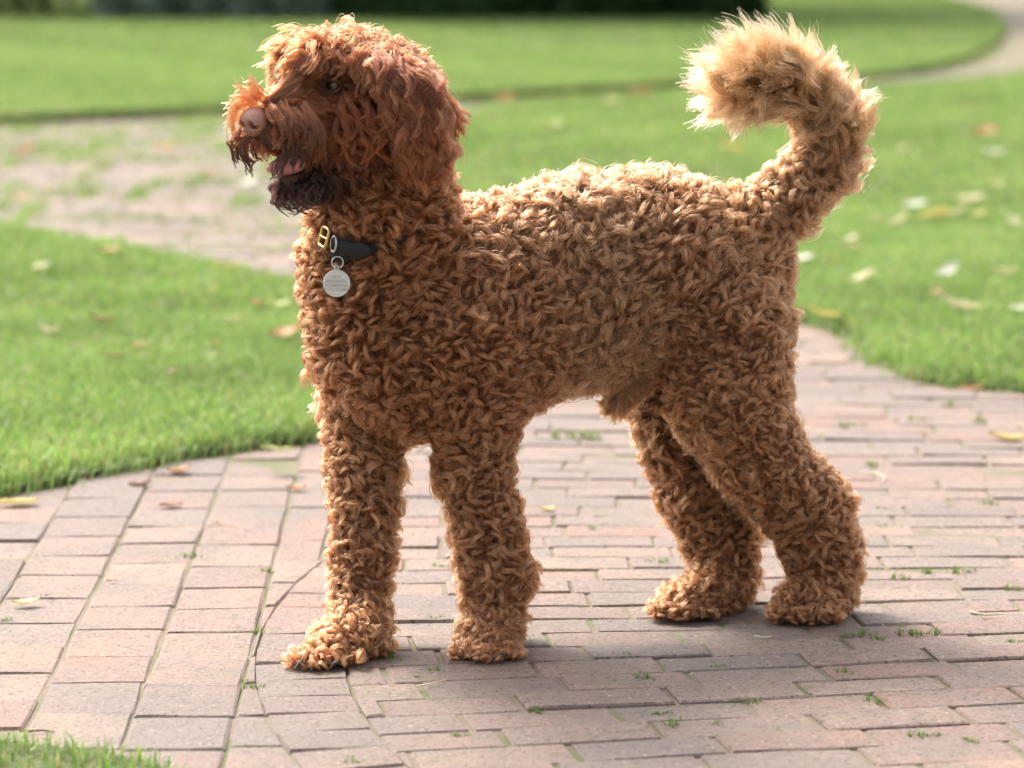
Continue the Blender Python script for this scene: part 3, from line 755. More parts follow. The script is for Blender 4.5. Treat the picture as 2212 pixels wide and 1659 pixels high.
# ---- collar ring path (needed before the fur so the coat parts round it)
CC = V(838, 478, 4.70); ea = nrm(np.array((.92, 0, .36))); eb = nrm(np.array((0, 1, .22)))
cpts = []
for t_ in np.arange(72)*2*PI/72:
    dv = ea*math.cos(t_)+eb*math.sin(t_); rr_ = np.linspace(.02, .25, 400); Xl = CC+dv*rr_[:, None]; sv = tri_sample(S, Xl)
    k = np.nonzero(sv > .006)[0]; cpts.append(rr_[k[0]] if len(k) else .12)
cr_ = np.array(cpts); 
for _ in range(4): cr_ = (np.roll(cr_, 1)+cr_*2+np.roll(cr_, -1))/4
tt = np.arange(72)*2*PI/72
COL = CC+(ea*np.cos(tt)[:, None]+eb*np.sin(tt)[:, None])*cr_[:, None]
tag_d = skin_depth(727, 612)-.030
TAGC = V(727, 612, tag_d); end_d0 = skin_depth(722, 533)-.022; end_d1 = skin_depth(800, 542)-.026

# ---- fur: curl locks rooted on the skin
# class -> spacing, strands, length along the lock, curl radius, turns, lock radius, lift at root, lift at tip, root colour, tip colour, frizz, object, tip thickness
FC = {
 'chest': (.0138, 26, .032, .0088, 1.28, .0055, 16, 86, (.38, .175, .075), (.46, .225, .10), .17, 'body_fur', .45, .95),
 'back': (.0134, 27, .031, .0078, 1.10, .0064, 22, 88, (.42, .205, .09), (.54, .30, .15), .26, 'body_fur', .6, .85),
 'rump': (.0134, 25, .031, .0084, 1.20, .0056, 18, 88, (.39, .185, .08), (.50, .26, .12), .19, 'body_fur', .5, .9),
 'neck': (.0130, 23, .031, .0086, 1.30, .0050, 16, 86, (.36, .16, .065), (.42, .20, .085), .17, 'body_fur', .45, .95),
 'leg': (.0120, 20, .028, .0074, 1.15, .0047, 20, 84, (.41, .19, .082), (.53, .268, .122), .09, 'leg_fur', .25, .8),
 'paw': (.0108, 16, .022, .0062, 1.08, .0043, 22, 86, (.41, .182, .078), (.53, .262, .116), .08, 'leg_fur', .25, .8),
 'sheath': (.0055, 9, .026, .0016, .5, .0030, 40, 85, (.48, .235, .105), (.58, .30, .14), .2, 'body_fur', .5, .8),
 'skull': (.0112, 22, .030, .0088, 1.05, .0060, 8, 80, (.38, .17, .072), (.47, .23, .105), .18, 'head_fur', .45, .85),
 'fringe':  (.0088, 16, .034, .0056, .8, .0046, 20, 88, (.36, .155, .06), (.47, .225, .095), .16, 'head_fur', .4, .8),
 'cheek': (.0095, 16, .034, .0062, 1.0, .0046, 35, 92, (.29, .125, .052), (.37, .17, .075), .14, 'head_fur', .4, .6),
 'muzzle': (.0066, 12, .030, .0024, .6, .0034, 48, 88, (.40, .165, .060), (.45, .195, .075), .18, 'head_fur', .4, .8),
 'jaw':     (.0066, 10, .024, .0030, .7, .0024, 35, 100, (.06, .026, .014), (.028, .013, .009), .12, 'beard', .25, .8),
 'ear': (.0085, 16, .044, .0064, 1.1, .0050, 45, 94, (.29, .125, .052), (.37, .17, .075), .14, 'ear_fur', .4, .6),
 'farear':  (.0140, 14, .060, .0055, 1.2, .0050, 45, 88, (.29, .12, .05), (.36, .16, .07), .16, 'ear_fur', .5, .8),
 'tailbase': (.0126, 22, .038, .0090, 1.20, .0058, 14, 84, (.44, .22, .10), (.56, .31, .155), .12, 'tail_fur', .4, .9),
 'tailmid': (.0100, 20, .058, .0082, 1.1, .0062, 8, 74, (.54, .255, .115), (.70, .36, .175), .14, 'tail_fur', .45, .8),
 'tailend': (.0064, 18, .062, .0058, .85, .0066, 12, 60, (.62, .27, .12), (.80, .39, .19), .26, 'tail_fur', .75, .8),
 'tailtip': (.0058, 18, .060, .0052, .8, .0066, 2, 40, (.62, .27, .12), (.80, .39, .19), .26, 'tail_fur', .75, .8),
}
FG = 1.62
def furc(c): return (np.array(c)*np.array((1.0, .97, 1.15)))**FG
CN = list(FC); cidx = np.array([CN.index(c) for c in pcls])
TAB = np.array([[*FC[c][2:8], FC[c][10], *furc(FC[c][8]), *furc(FC[c][9]), FC[c][12], FC[c][13]] for c in CN])   # L A T R lift0 lift1 frizz col0*3 col1*3 tip
WETC = np.array((.010, .0045, .003))
tri = np.concatenate([quads[:, [0, 1, 2]], quads[:, [0, 2, 3]]])
e1_, e2_ = verts[tri[:, 1]]-verts[tri[:, 0]], verts[tri[:, 2]]-verts[tri[:, 0]]
areas = .5*np.linalg.norm(np.cross(e1_, e2_), axis=1)
NS = 160000
ti = rng.choice(len(tri), NS, p=areas/areas.sum()); ra, rb = rng.uniform(0, 1, NS), rng.uniform(0, 1, NS); sw = ra+rb > 1; ra[sw], rb[sw] = 1-ra[sw], 1-rb[sw]
RP = verts[tri[ti, 0]]+e1_[ti]*ra[:, None]+e2_[ti]*rb[:, None]
DP = np.stack([prim_d(RP, i) for i in range(NP_)], 1)
Wt = np.exp(-(DP-DP.min(1, keepdims=True))/.010); Wt /= Wt.sum(1, keepdims=True)
dom = cidx[DP.argmin(1)]
spac = np.array([FC[c][0] for c in CN])[dom]
perm = rng.permutation(NS)
key = (np.floor(RP/spac[:, None]).astype(np.int64)@np.array([73856093, 19349663, 83492791]))*31+dom
_, first = np.unique(key[perm], return_index=True)
sel = perm[first]
# undercoat: short dense fuzz between the curls
uc = np.isin(dom, [CN.index(c) for c in ('chest', 'back', 'rump', 'neck', 'leg', 'paw', 'tailbase', 'tailmid', 'skull', 'cheek')])
sp2 = np.where(np.isin(dom, [CN.index('leg'), CN.index('paw')]), .0066, .0080)
key2 = (np.floor(RP/sp2[:, None]+.37).astype(np.int64)@np.array([73856093, 19349663, 83492791]))*31+dom
key2 = np.where(uc, key2, -1); perm2 = rng.permutation(NS); _, first2 = np.unique(key2[perm2], return_index=True); sel2 = perm2[first2]; sel2 = sel2[uc[sel2]]
under = np.concatenate([np.zeros(len(sel), bool), np.ones(len(sel2), bool)]); sel = np.concatenate([sel, sel2])
NRM = nrm(tri_sample(gS, RP[sel])); RPs = RP[sel]; Wts = Wt[sel]; doms = dom[sel]
PAR = Wts@TAB[cidx]; FLOW = Wts@pflow
def capd(X, a, b):
    ba = b-a; t_ = np.clip(((X-a)@ba)/(ba@ba), 0, 1); return np.linalg.norm(X-a-t_[..., None]*ba, axis=-1)
bad = (np.linalg.norm(RPs-EYE, axis=1) < .0150) | (np.linalg.norm(RPs-NOSE, axis=1) < .0215)
mk = np.isin(doms, [CN.index('muzzle'), CN.index('jaw'), CN.index('cheek')])
zm = V(600, 318, 4.57)[2]; zj = V(600, 385, 4.57)[2]; xm = V(668, 340, 4.58)[0]
bad |= mk & (RPs[:, 0] < xm) & (RPs[:, 2] < zm) & (RPs[:, 2] > zj)
bad |= (RPs[:, 2] < .009) | ((RPs[:, 2] < .012) & (NRM[:, 2] < -.4))
bad |= NRM[:, 2] < -.97
cold = np.min(np.linalg.norm(RPs[:, None]-COL[None, ::2], axis=2), axis=1); bad |= cold < .0080
ok = ~bad; RPs, NRM, PAR, FLOW, doms, under = RPs[ok], NRM[ok], PAR[ok], FLOW[ok], doms[ok], under[ok]
B0 = V(572, 218, 4.56)
mz = doms == CN.index('muzzle'); rad = nrm(RPs-B0)
topw = np.clip(NRM[:, 2:3]*1.6, 0, 1)
FLOW = np.where(mz[:, None], rad*(.55+.6*topw)+np.array((-.05, -.1, -1.0))*(1-topw)+np.array((.35, 0, .25))*topw, FLOW)
sk = doms == CN.index('skull'); cr = V(800, 60, 4.66)
FLOW = np.where(sk[:, None], nrm(RPs-cr)*1.0+np.array((-.15, -.25, -.35)), FLOW)
nl = len(RPs)
wf = np.sin(RPs@np.array((31., 17., 23.)))+np.sin(RPs@np.array((-19., 41., 29.))+2.)+.7*np.sin(RPs@np.array((57., -33., 61.))+1.)
w2 = np.sin(RPs@np.array((95., 40., -60.))+.5)+np.sin(RPs@np.array((-45., 70., 105.))+1.7)+np.sin(RPs@np.array((20., 120., 50.))); w2 = np.clip(w2/2.0, -1, 1)
FT = FLOW-(FLOW*NRM).sum(1, keepdims=True)*NRM; FT = nrm(FT); BT = np.cross(NRM, FT)
loose = np.isin(doms, [CN.index(c) for c in ('muzzle', 'jaw', 'ear', 'tailend', 'tailtip', 'fringe')])
ang = np.where(loose, .08*wf+rng.normal(0, .22, nl), .30*wf+rng.normal(0, .45, nl)); FT = FT*np.cos(ang)[:, None]+BT*np.sin(ang)[:, None]; BT = np.cross(NRM, FT)
L, A, T, R, l0, l1, frz = [PAR[:, i] for i in range(7)]; TIP = PAR[:, 13]; FLT = PAR[:, 14]
sv_ = 1+.16*np.sin(RPs@np.array((14., 9., 18.))+.7)+.10*np.sin(RPs@np.array((-22., 13., 27.)))
L = L*rng.uniform(.70, 1.25, nl)*(1+.16*w2)*sv_; A = A*rng.uniform(.65, 1.35, nl)*sv_; T = T*rng.uniform(.8, 1.25, nl); R = R*rng.uniform(.75, 1.25, nl)
l0 = np.radians(l0+rng.normal(0, 9, nl)-8*w2); l1 = np.radians(l1+rng.normal(0, 11, nl)); hand = rng.choice([-1, 1], nl)
ph = np.where(rng.random(nl) < .30, 1.3*wf+rng.normal(0, .5, nl), rng.uniform(0, 2*PI, nl))
c0, c1 = PAR[:, 7:10]*rng.uniform(.8, 1.2, (nl, 1))*(1+.08*w2[:, None]), PAR[:, 10:13]*rng.uniform(.8, 1.22, (nl, 1))*(1+.10*w2[:, None])
hdk = np.isin(doms, [CN.index(c) for c in ('skull', 'fringe', 'cheek', 'muzzle', 'ear', 'farear')])[:, None]; c0 = np.where(hdk, c0*np.array((.70, .64, .62)), c0); c1 = np.where(hdk, c1*np.array((.76, .70, .68)), c1)
lipd = np.clip((V(600, 285, 4.57)[2]-RPs[:, 2])/.035+.15, 0, 1)*mz
c1 = c1*(1-lipd[:, None])+WETC*lipd[:, None]; c0 = c0*(1-.6*lipd[:, None])+WETC*3*.6*lipd[:, None]
wetc = np.exp(-(np.linalg.norm((RPs-V(690, 385, 4.57))/np.array((.056, .2, .040)), axis=1))**2)*np.isin(doms, [CN.index('cheek'), CN.index('muzzle'), CN.index('neck'), CN.index('jaw')])
c0 = c0*(1-.9*wetc[:, None])+WETC*.9*wetc[:, None]; c1 = c1*(1-.88*wetc[:, None])+WETC*.88*wetc[:, None]
dE = np.linalg.norm(RPs-EYE, axis=1); L = L*np.clip((dE-.006)/.034, .22, 1); A = A*np.clip((dE-.006)/.03, .2, 1)
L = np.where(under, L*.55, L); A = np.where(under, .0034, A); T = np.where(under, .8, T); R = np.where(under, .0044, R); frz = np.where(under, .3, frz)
c0 = np.where(under[:, None], c0*.45, c0); c1 = np.where(under[:, None], c1*.5, c1)  # undercoat colour darkened to put shade into the gaps between curls
dk = np.clip((.032-dE)/.018, 0, 1)[:, None]*.6; c0 = c0*(1-dk); c1 = c1*(1-dk)  # darker hair round the eye: rim staining plus painted socket shade
# the coat gives way in front of the eye, the nose, the open mouth, the strap end and the tag
CLEAR = [(EYE, EYE+np.array((-.15, -1, .02))*.04, .0140), (NOSE+NDIR*.012, NOSE+NDIR*.05, .0190), (V(598, 348, 4.56), V(560, 350, 4.50), .0135), (V(625, 350, 4.56), V(610, 350, 4.48), .0125),
         (TAGC+np.array((0, .006, 0)), TAGC+np.array((-.003, -.03, 0)), .020), (V(729, 567, tag_d), V(729, 567, tag_d-.03), .011),
         (V(722, 533, end_d0+.004), V(796, 541, end_d1+.004), .012), (V(706, 515, end_d0), V(700, 515, end_d0-.03), .016)]
NPT = 18
s_ = np.linspace(0, 1, NPT)
objs = {}
for ci, cname, un in [(ci, c, u) for ci, c in enumerate(CN) for u in (False, True)]:
    m = np.nonzero((doms == ci) & (under == un))[0]
    if len(m) == 0: continue
    K = 8 if un else FC[cname][1]+6
    def axis(m):
        n = len(m)
        th = l0[m, None]+(l1[m]-l0[m])[:, None]*np.minimum(1, s_*2.1)**.8
        dl = (L[m]/(NPT-1))[:, None]
        hN = np.concatenate([np.zeros((n, 1)), np.cumsum(np.cos(th[:, :-1])*dl, 1)], 1); hF = np.concatenate([np.zeros((n, 1)), np.cumsum(np.sin(th[:, :-1])*dl, 1)], 1)
        return th, hN, hF
    th, hN, hF = axis(m)
    G = RPs[m, None]+NRM[m, None]*hN[..., None]+FT[m, None]*hF[..., None]
    hit = np.zeros(len(m), bool)
    for a, b, r_c in CLEAR: hit |= (capd(G, np.asarray(a), np.asarray(b)) < r_c+.6*R[m, None]).any(1)
    m = m[~hit]; n = len(m); th, hN, hF = th[~hit], hN[~hit], hF[~hit]
    e2n, e2f = -np.sin(th), np.cos(th)
    env = np.minimum(1, s_*3.0)*(1-.25*s_)
    phs = ph[m, None]+hand[m, None]*2*PI*T[m, None]*s_
    dn = rng.normal(0, 1, (n, K, 1))*.13; lk = rng.uniform(.80, 1.06, (n, K, 1))
    rr_ = np.sqrt(rng.uniform(0, 1, (n, K, 1))); pa_ = rng.uniform(0, 2*PI, (n, K, 1))
    if not un: rr_[:, :5] *= 1.9; lk[:, :5] *= 1.12; dn[:, :5] *= 2.5      # a few strays per lock
    prof = (1.2-.2*np.minimum(1, s_*2))[None, None]*np.where(s_ < .55, 1, 1-(1-TIP[m, None, None])*((np.maximum(s_, .55)-.55)/.45)**1.3)
    Rk = R[m, None, None]*prof
    fz = frz[m, None, None]*R[m, None, None]*2; fr1 = fz*np.sin(rng.uniform(0, 6.3, (n, K, 1))+s_*rng.uniform(4, 11, (n, K, 1)))*s_; fr2 = fz*np.sin(rng.uniform(0, 6.3, (n, K, 1))+s_*rng.uniform(4, 11, (n, K, 1)))*s_
    p2 = phs[:, None, :]+dn
    o1 = (A[m, None, None]*env)*np.cos(p2) + Rk*rr_*np.cos(pa_)+fr1
    o2 = (A[m, None, None]*env)*np.sin(p2)*FLT[m, None, None] + Rk*rr_*np.sin(pa_)+fr2
    bN = hN[:, None, :]*lk+o2*e2n[:, None, :]; bF = hF[:, None, :]*lk+o2*e2f[:, None, :]
    X = RPs[m, None, None, :]+NRM[m, None, None, :]*bN[..., None]+FT[m, None, None, :]*bF[..., None]+BT[m, None, None, :]*o1[..., None]
    gz = .0035+.004*rng.uniform(0, 1, (n, K, 1)); lowp = np.clip((gz+.004-X[..., 2])/.008, 0, 1)[..., None]*.75        # locks meeting the ground tuck in under the paw
    X[..., :2] = X[..., :2]*(1-lowp)+RPs[m, None, None, :2]*lowp
    X[..., 2] = np.maximum(X[..., 2], gz)
    g = np.clip(s_*1.15, 0, 1)[None, None, :, None]; vv_ = rng.uniform(.68, 1.32, (n, K, 1, 1))
    col = (c0[m, None, None, :]*(1-g)+c1[m, None, None, :]*g)*vv_
    rad_ = .00056*(1-.5*s_**2)[None, None, :]*rng.uniform(.7, 1.25, (n, K, 1))
    if not un: rad_[:, :5] *= .55
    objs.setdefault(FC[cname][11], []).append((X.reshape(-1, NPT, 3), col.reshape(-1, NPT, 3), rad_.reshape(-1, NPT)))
# hand-laid locks: moustache, beard, tufts over the nose and brow (pixels of the 2212-wide view + distance)
def guide(obj, pts, R_, K, ca, cb, d=4.55, jit=3.0, tip=.25, wave=0.0):
    P = np.array([V(p[0]+random.gauss(0, jit), p[1]+random.gauss(0, jit), (p[2] if len(p) > 2 else d)) for p in pts])
    n = len(P); t_ = s_*(n-1); i = np.minimum(t_.astype(int), n-2); f = (t_-i)[:, None]
    Q = np.concatenate([[2*P[0]-P[1]], P, [2*P[-1]-P[-2]]])
    p0, p1, p2, p3 = Q[i], Q[i+1], Q[i+2], Q[i+3]
    G = .5*(2*p1+(p2-p0)*f+(2*p0-5*p1+4*p2-p3)*f**2+(3*p1-p0-3*p2+p3)*f**3)
    tg = nrm(np.gradient(G, axis=0)); e = nrm(np.cross(tg, (.1, 1, .05))); b = np.cross(tg, e)
    G = G+e*(wave*np.sin(s_*9+random.uniform(0, 6)))[:, None]
    prof = np.where(s_ < .4, 1.0, 1-(1-tip)*((np.maximum(s_, .4)-.4)/.6))
    rr_ = np.sqrt(rng.uniform(0, 1, (K, 1)))*R_*prof; an = rng.uniform(0, 2*PI, (K, 1))+rng.normal(0, .5, (K, 1))*s_
    X = G[None]+(rr_*np.cos(an))[..., None]*e+(rr_*np.sin(an))[..., None]*b
    g = np.clip(s_*1.1, 0, 1)[:, None]; col = (np.array(ca)*(1-g)+np.array(cb)*g)[None]*rng.uniform(.7, 1.3, (K, 1, 1))
    objs.setdefault(obj, []).append((X, col, np.broadcast_to(.00048*(1-.5*s_**2), (K, NPT)).copy()))
OR, OT, BK = furc((.31, .135, .058)), furc((.39, .185, .085)), WETC*.8
for pts, d in (([(522, 286), (504, 308), (506, 334), (513, 354)], 4.545), ([(526, 290), (512, 312), (512, 330), (519, 345)], 4.548), ([(530, 296), (521, 325), (533, 356), (546, 374)], 4.54), ([(534, 298), (528, 330), (540, 352), (551, 362)], 4.542),
               ([(548, 306), (550, 330), (562, 350)], 4.545), ([(606, 296), (621, 316), (604, 358), (586, 383)], 4.535), ([(612, 300), (626, 322), (616, 352), (608, 372)], 4.533), ([(640, 300), (656, 330), (652, 362)], 4.53), ([(630, 300), (640, 335), (628, 366)], 4.53)):
    for q in range(6): guide('beard', pts, .0017, 8, OR*.22, BK, d, 6)
for q in range(40):                                   # moustache falling over the near lip
    x = 582+q*2.4+random.uniform(-6, 6); y = 230+random.uniform(-8, 16); kx = random.uniform(-16, 16)
    guide('head_fur', [(x, y, 4.54), (x+18, y+26, 4.527), (x+26+random.uniform(-6, 6), y+(48 if x < 640 else 60), 4.522), (x+20+kx, y+(68 if x < 640 else 96)+random.uniform(-24, 12), 4.524)], .0028, 10, OR, OR*.3+BK*.5, 4.54, 3, .4)
for pts in ([(552, 222), (518, 230), (500, 255), (498, 285)], [(548, 226), (512, 244), (503, 275), (506, 300)], [(556, 216), (515, 216), (491, 218)], [(560, 212), (535, 200), (510, 181)], [(562, 214), (524, 224), (497, 240)], [(566, 210), (548, 196), (530, 178)], [(570, 212), (556, 190), (548, 172)]):
    for q in range(9): guide('head_fur', pts, .0016, 6, OR, OT, 4.55, 8, .4)
for q in range(34):                                   # hair on the bridge sweeping back and up to the stop
    x = 570+random.uniform(-6, 30); y = 218+random.uniform(-4, 8); e = random.uniform(-1, 1)
    guide('head_fur', [(x, y, 4.553), (x+24, y-20+e*8, 4.552), (x+52, y-42+e*18, 4.560), (x+72, y-60+e*26, 4.575)], .0042, 14, OR, OT, 4.55, 4, .45)
for q in range(46):                                   # fluff standing on the bridge of the muzzle up to the stop
    t_ = random.random(); x = 566+t_*70; y = 222-t_*34+random.uniform(-4, 6); dd = random.uniform(4.568, 4.60)+t_*.02; l_ = random.uniform(.7, 1.15)
    guide('head_fur', [(x, y, dd), (x+10*l_, y-18*l_, dd-.002), (x+30*l_, y-34*l_, dd+.002), (x+56*l_, y-40*l_, dd+.008)], .0040, 13, OR, OT, 4.56, 5, .4)
for q in range(30):                                   # chin beard
    x = 600+q*2.6+random.uniform(-4, 4); y = 412+random.uniform(-8, 12); cu = random.choice((-1, 1, 1))
    guide('beard', [(x, y, 4.562), (x-12*cu, y+16, 4.555), (x-6*cu, y+32, 4.553), (x+16*cu, y+40+random.uniform(-6, 8), 4.556)], .0014, 7, OR*.12, BK, 4.56, 3, .25)
for pts in ([(742, 118), (738, 142), (724, 160)], [(690, 118), (676, 140), (655, 152)], [(706, 112), (698, 138), (684, 156)], [(668, 116), (640, 128), (612, 132)], [(660, 124), (632, 140), (604, 150)], [(760, 122), (772, 150), (770, 178)], [(772, 128), (786, 160), (784, 196)], [(668, 140), (640, 150), (606, 158)], [(690, 128), (664, 150), (640, 166)]):
    for q in range(4): guide('head_fur', pts, .0042, 14, OR, OT, 4.562, 7, .4, .002)
for q in range(70):                                   # long waves of the near ear
    t_ = random.random(); x = 804+t_*128+random.uniform(-8, 8); y = 118+t_*52+random.uniform(-14, 14); Lq = random.uniform(95, 165)*(1-.3*t_); w = random.uniform(8, 16)*random.choice((-1, 1))
    guide('ear_fur', [(x, y, 4.553), (x+14+w, y+Lq*.3, 4.526), (x+22-w, y+Lq*.6, 4.522), (x+22+w*.6, y+Lq*.85, 4.530), (x+6-w*.4, y+Lq, 4.548)], .0050, 16, furc((.20, .080, .033)), furc((.28, .118, .049)), 4.55, 5, .4)
for q in range(30):                                   # cheek hair falling beside the jaw
    x = 735+random.uniform(-10, 95); y = 215+random.uniform(-20, 60); w = random.uniform(4, 12)*random.choice((-1, 1))
    guide('head_fur', [(x, y, 4.565), (x+6+w, y+28, 4.552), (x+9-w, y+55, 4.552), (x+11+w, y+80, 4.562)], .0044, 14, furc((.28, .105, .038)), furc((.35, .145, .058)), 4.55, 5, .4)
def fur_object(name, X, col, rad_, mat, parent):
    cu = bpy.data.hair_curves.new(name); n, k = X.shape[:2]
    cu.add_curves([k]*n)
    cu.position_data.foreach_set('vector', X.astype(np.float32).ravel())
    a = cu.attributes.get('radius') or cu.attributes.new('radius', 'FLOAT', 'POINT'); a.data.foreach_set('value', rad_.astype(np.float32).ravel())
    a = cu.attributes.new('furcol', 'FLOAT_COLOR', 'POINT'); c = np.ones((n*k, 4), np.float32); c[:, :3] = np.clip(col.reshape(-1, 3), .002, .92); a.data.foreach_set('color', c.ravel())
    cu.materials.append(mat)
    o = bpy.data.objects.new(name, cu); C.objects.link(o); setparent(o, parent); return o
tot = 0
for nm, lst in objs.items():
    X = np.concatenate([l[0] for l in lst]); tot += len(X)
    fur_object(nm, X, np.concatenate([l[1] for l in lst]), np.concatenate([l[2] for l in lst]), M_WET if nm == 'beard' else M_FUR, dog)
print('LOCKS', nl, 'STRANDS', tot)

# ------------------------------------------------------------------ collar and tag
M_LEATHER = mat_plain('black_leather', (.016, .015, .015), .5, spec=.25, bump=.25, bscale=900, vary=.3)
M_BRASS = mat_plain('brass', (.62, .45, .20), .28, metal=1.0, vary=.15, bscale=200)
M_STEEL = mat_plain('steel', (.55, .55, .54), .28, metal=1.0, vary=.1, bscale=200)
M_TAG = mat_plain('tag_metal', (.60, .57, .50), .45, metal=.25, vary=.06, bscale=90, bump=.1)
M_INK = mat_plain('engraving', (.28, .27, .26), .6)
collar = tag(empty('dog_collar', tuple(CC)), 'black leather collar with brass buckle round the curly dog\'s neck', 'collar')
wv = nrm(np.cross(ea, eb)); wv = wv*np.sign(wv[2])
outv = nrm(COL-CC)
ring = np.stack([COL+outv*.0015+wv*.0075, COL+outv*.0015-wv*.0075, COL-outv*.0015-wv*.0075, COL-outv*.0015+wv*.0075], 1)
n = len(COL); q = [(i*4+k, i*4+(k+1) % 4, ((i+1) % n)*4+(k+1) % 4, ((i+1) % n)*4+k) for i in range(n) for k in range(4)]
link_mesh('strap', np_mesh('strap', ring.reshape(-1, 3), [np.array(q)], smooth=False), M_LEATHER, collar)
# free end of the strap, a rounded tongue lying on the coat
p0, p1 = V(716, 531, end_d0-.002), V(803, 543, end_d1); ax_ = nrm(p1-p0); up_ = nrm(np.array((0, 0, 1.0))-ax_*ax_[2]); nv = nrm(np.cross(ax_, up_)); nv = nv if nv[1] < 0 else -nv
Ls = np.linalg.norm(p1-p0); prof_ = []
for t_ in np.linspace(0, 1, 14):
    hw = .0105*min(1, math.sqrt(max(0, 1-max(0, (t_-.72)/.28)**2))+.02); bend = .004*math.sin(t_*PI)
    prof_.append((p0+ax_*Ls*t_+nv*bend, hw))
vv = []
for c_, hw in prof_: vv += [c_+up_*hw+nv*.0006, c_+up_*hw*.8+nv*.0022, c_-up_*hw*.8+nv*.0022, c_-up_*hw+nv*.0006, c_-up_*hw-nv*.0014, c_+up_*hw-nv*.0014]
q = [(i*6+k, i*6+(k+1) % 6, (i+1)*6+(k+1) % 6, (i+1)*6+k) for i in range(13) for k in range(6)]
link_mesh('strap_end', np_mesh('strap_end', np.array(vv), [np.array(q)]), M_LEATHER, collar)
# buckle: a bevelled rectangular frame, seen nearly edge on, with its prong
BC = V(700, 512, end_d0-.001); BN = nrm(np.array((-.86, -.48, .1))); bu = nrm(np.array((.18, -.12, 1.0))-BN*BN[2]); bs = np.cross(bu, BN)
t4 = np.linspace(0, 2*PI, 33)[:-1]
fr = [BC+bs*.0110*np.sign(math.cos(a))*abs(math.cos(a))**.35+bu*.0130*np.sign(math.sin(a))*abs(math.sin(a))**.35 for a in t4]
bk = tube('buckle', fr, .0021, M_BRASS, collar, closed=True, K=8)
tube('prong', [BC-bs*.0125, BC+BN*.002, BC+bs*.012], .0013, M_BRASS, bk, K=6)
torus('d_ring', V(721, 527, end_d0-.006), (-.75, -.55, .1), .0085, .0017, M_STEEL, collar, sx=.75, sy=1.25)
idt = tag(empty('identity_tag', tuple(TAGC)), 'round silver identity tag hanging from the dog\'s collar', 'tag')
TN = nrm(np.array((-.10, -.98, .12))); TX_ = nrm(np.cross((0, 0, 1.0), TN)); TX_ = TX_ if TX_[0] > 0 else -TX_; TU = np.cross(TN, TX_); TU = TU if TU[2] > 0 else -TU
torus('split_ring', V(729, 567, tag_d-.002), (.25, -.95, .1), .0080, .00095, M_STEEL, idt)
RT = 30*PXV*tag_d; na = 48; vv = []; an = np.arange(na)*2*PI/na
for rr2, zz in ((RT*.93, .0012), (RT, .0006), (RT, -.0006), (RT*.93, -.0012)): vv += [TAGC+rr2*(math.cos(a)*TX_+math.sin(a)*TU)+TN*zz for a in an]
vv += [TAGC+TN*.0012, TAGC-TN*.0012]
q = [(r*na+k, r*na+(k+1) % na, (r+1)*na+(k+1) % na, (r+1)*na+k) for r in range(3) for k in range(na)]
t3 = [(4*na, k, (k+1) % na) for k in range(na)]+[(4*na+1, 3*na+(k+1) % na, 3*na+k) for k in range(na)]
disc = link_mesh('disc', np_mesh('disc', np.array(vv), [np.array(q), np.array(t3)], smooth=False), M_TAG, idt)
torus('hanging_loop', TAGC+TU*(RT+.002), TN, .0030, .0013, M_TAG, disc, n=20)
Mr = Matrix(((TX_[0], TU[0], TN[0]), (TX_[1], TU[1], TN[1]), (TX_[2], TU[2], TN[2]))).to_4x4()
for k, tx in enumerate(('VETS', 'PENNARDS', 'TONBRIDGE', '01732 352004')):
    fc = bpy.data.curves.new('lettering', 'FONT'); fc.body = tx; fc.size = .0058; fc.align_x = 'CENTER'; fc.extrude = .0001
    tmp = bpy.data.objects.new('tmp', fc); C.objects.link(tmp)
    me = bpy.data.meshes.new_from_object(tmp.evaluated_get(bpy.context.evaluated_depsgraph_get())); bpy.data.objects.remove(tmp); me.name = 'lettering'
    p = TAGC+TU*(.0085-k*.0056-.002)+TN*.0014
    me.transform(Matrix.Translation(Vector(p)) @ Mr); me.materials.clear(); me.materials.append(M_INK)
    o = link_mesh('lettering', me, None, disc)

# ------------------------------------------------------------------ fallen leaves, weeds and twigs
def leaf_mesh(k, curl):
    r = random.Random(k); n = 7; vv = []; q = []
    for i in range(n+1):
        t_ = i/n; w = math.sin(PI*min(1, t_*1.02))**.8*.30*(1+.1*r.uniform(-1, 1)) if 0 < i < n else .012
        z = curl*(t_-.5)**2*1.1+.02*r.uniform(-1, 1)
        vv += [(t_-.5, -w, z+.10+curl*.3*w+.02*r.uniform(-1, 1)), (t_-.5, 0, z), (t_-.5, w, z+.10+curl*.3*w+.03*r.uniform(-1, 1))]
    for i in range(n):
        a = i*3; q += [(a, a+3, a+4, a+1), (a+1, a+4, a+5, a+2)]
    me = bpy.data.meshes.new('leaf'); me.from_pydata(vv, [], q); 
    for p in me.polygons: p.use_smooth = True
    return me
LM = {}
LCOL = {'pale': mat_leaf('leaf_pale_yellow', (.66, .60, .36), (.52, .46, .26)), 'yellow': mat_leaf('leaf_yellow', (.62, .52, .18), (.50, .40, .12)), 'orange': mat_leaf('leaf_orange', (.50, .26, .10), (.40, .20, .08)),
        'brown': mat_leaf('leaf_brown', (.26, .11, .055), (.18, .08, .04)), 'white': mat_leaf('leaf_bleached', (.75, .74, .62), (.62, .60, .48)), 'green': mat_leaf('leaf_green_yellow', (.42, .46, .14), (.34, .38, .12))}
for cn in LCOL:
    for k in range(3):
        m_ = leaf_mesh(k*7+len(cn), .15+.25*k); m_.materials.append(LCOL[cn]); LM[cn, k] = m_
DESC = {'pale': 'pale cream-yellow', 'yellow': 'yellow', 'orange': 'orange-tan', 'brown': 'dark brown', 'white': 'bleached whitish', 'green': 'yellow-green'}
lr = random.Random(3)
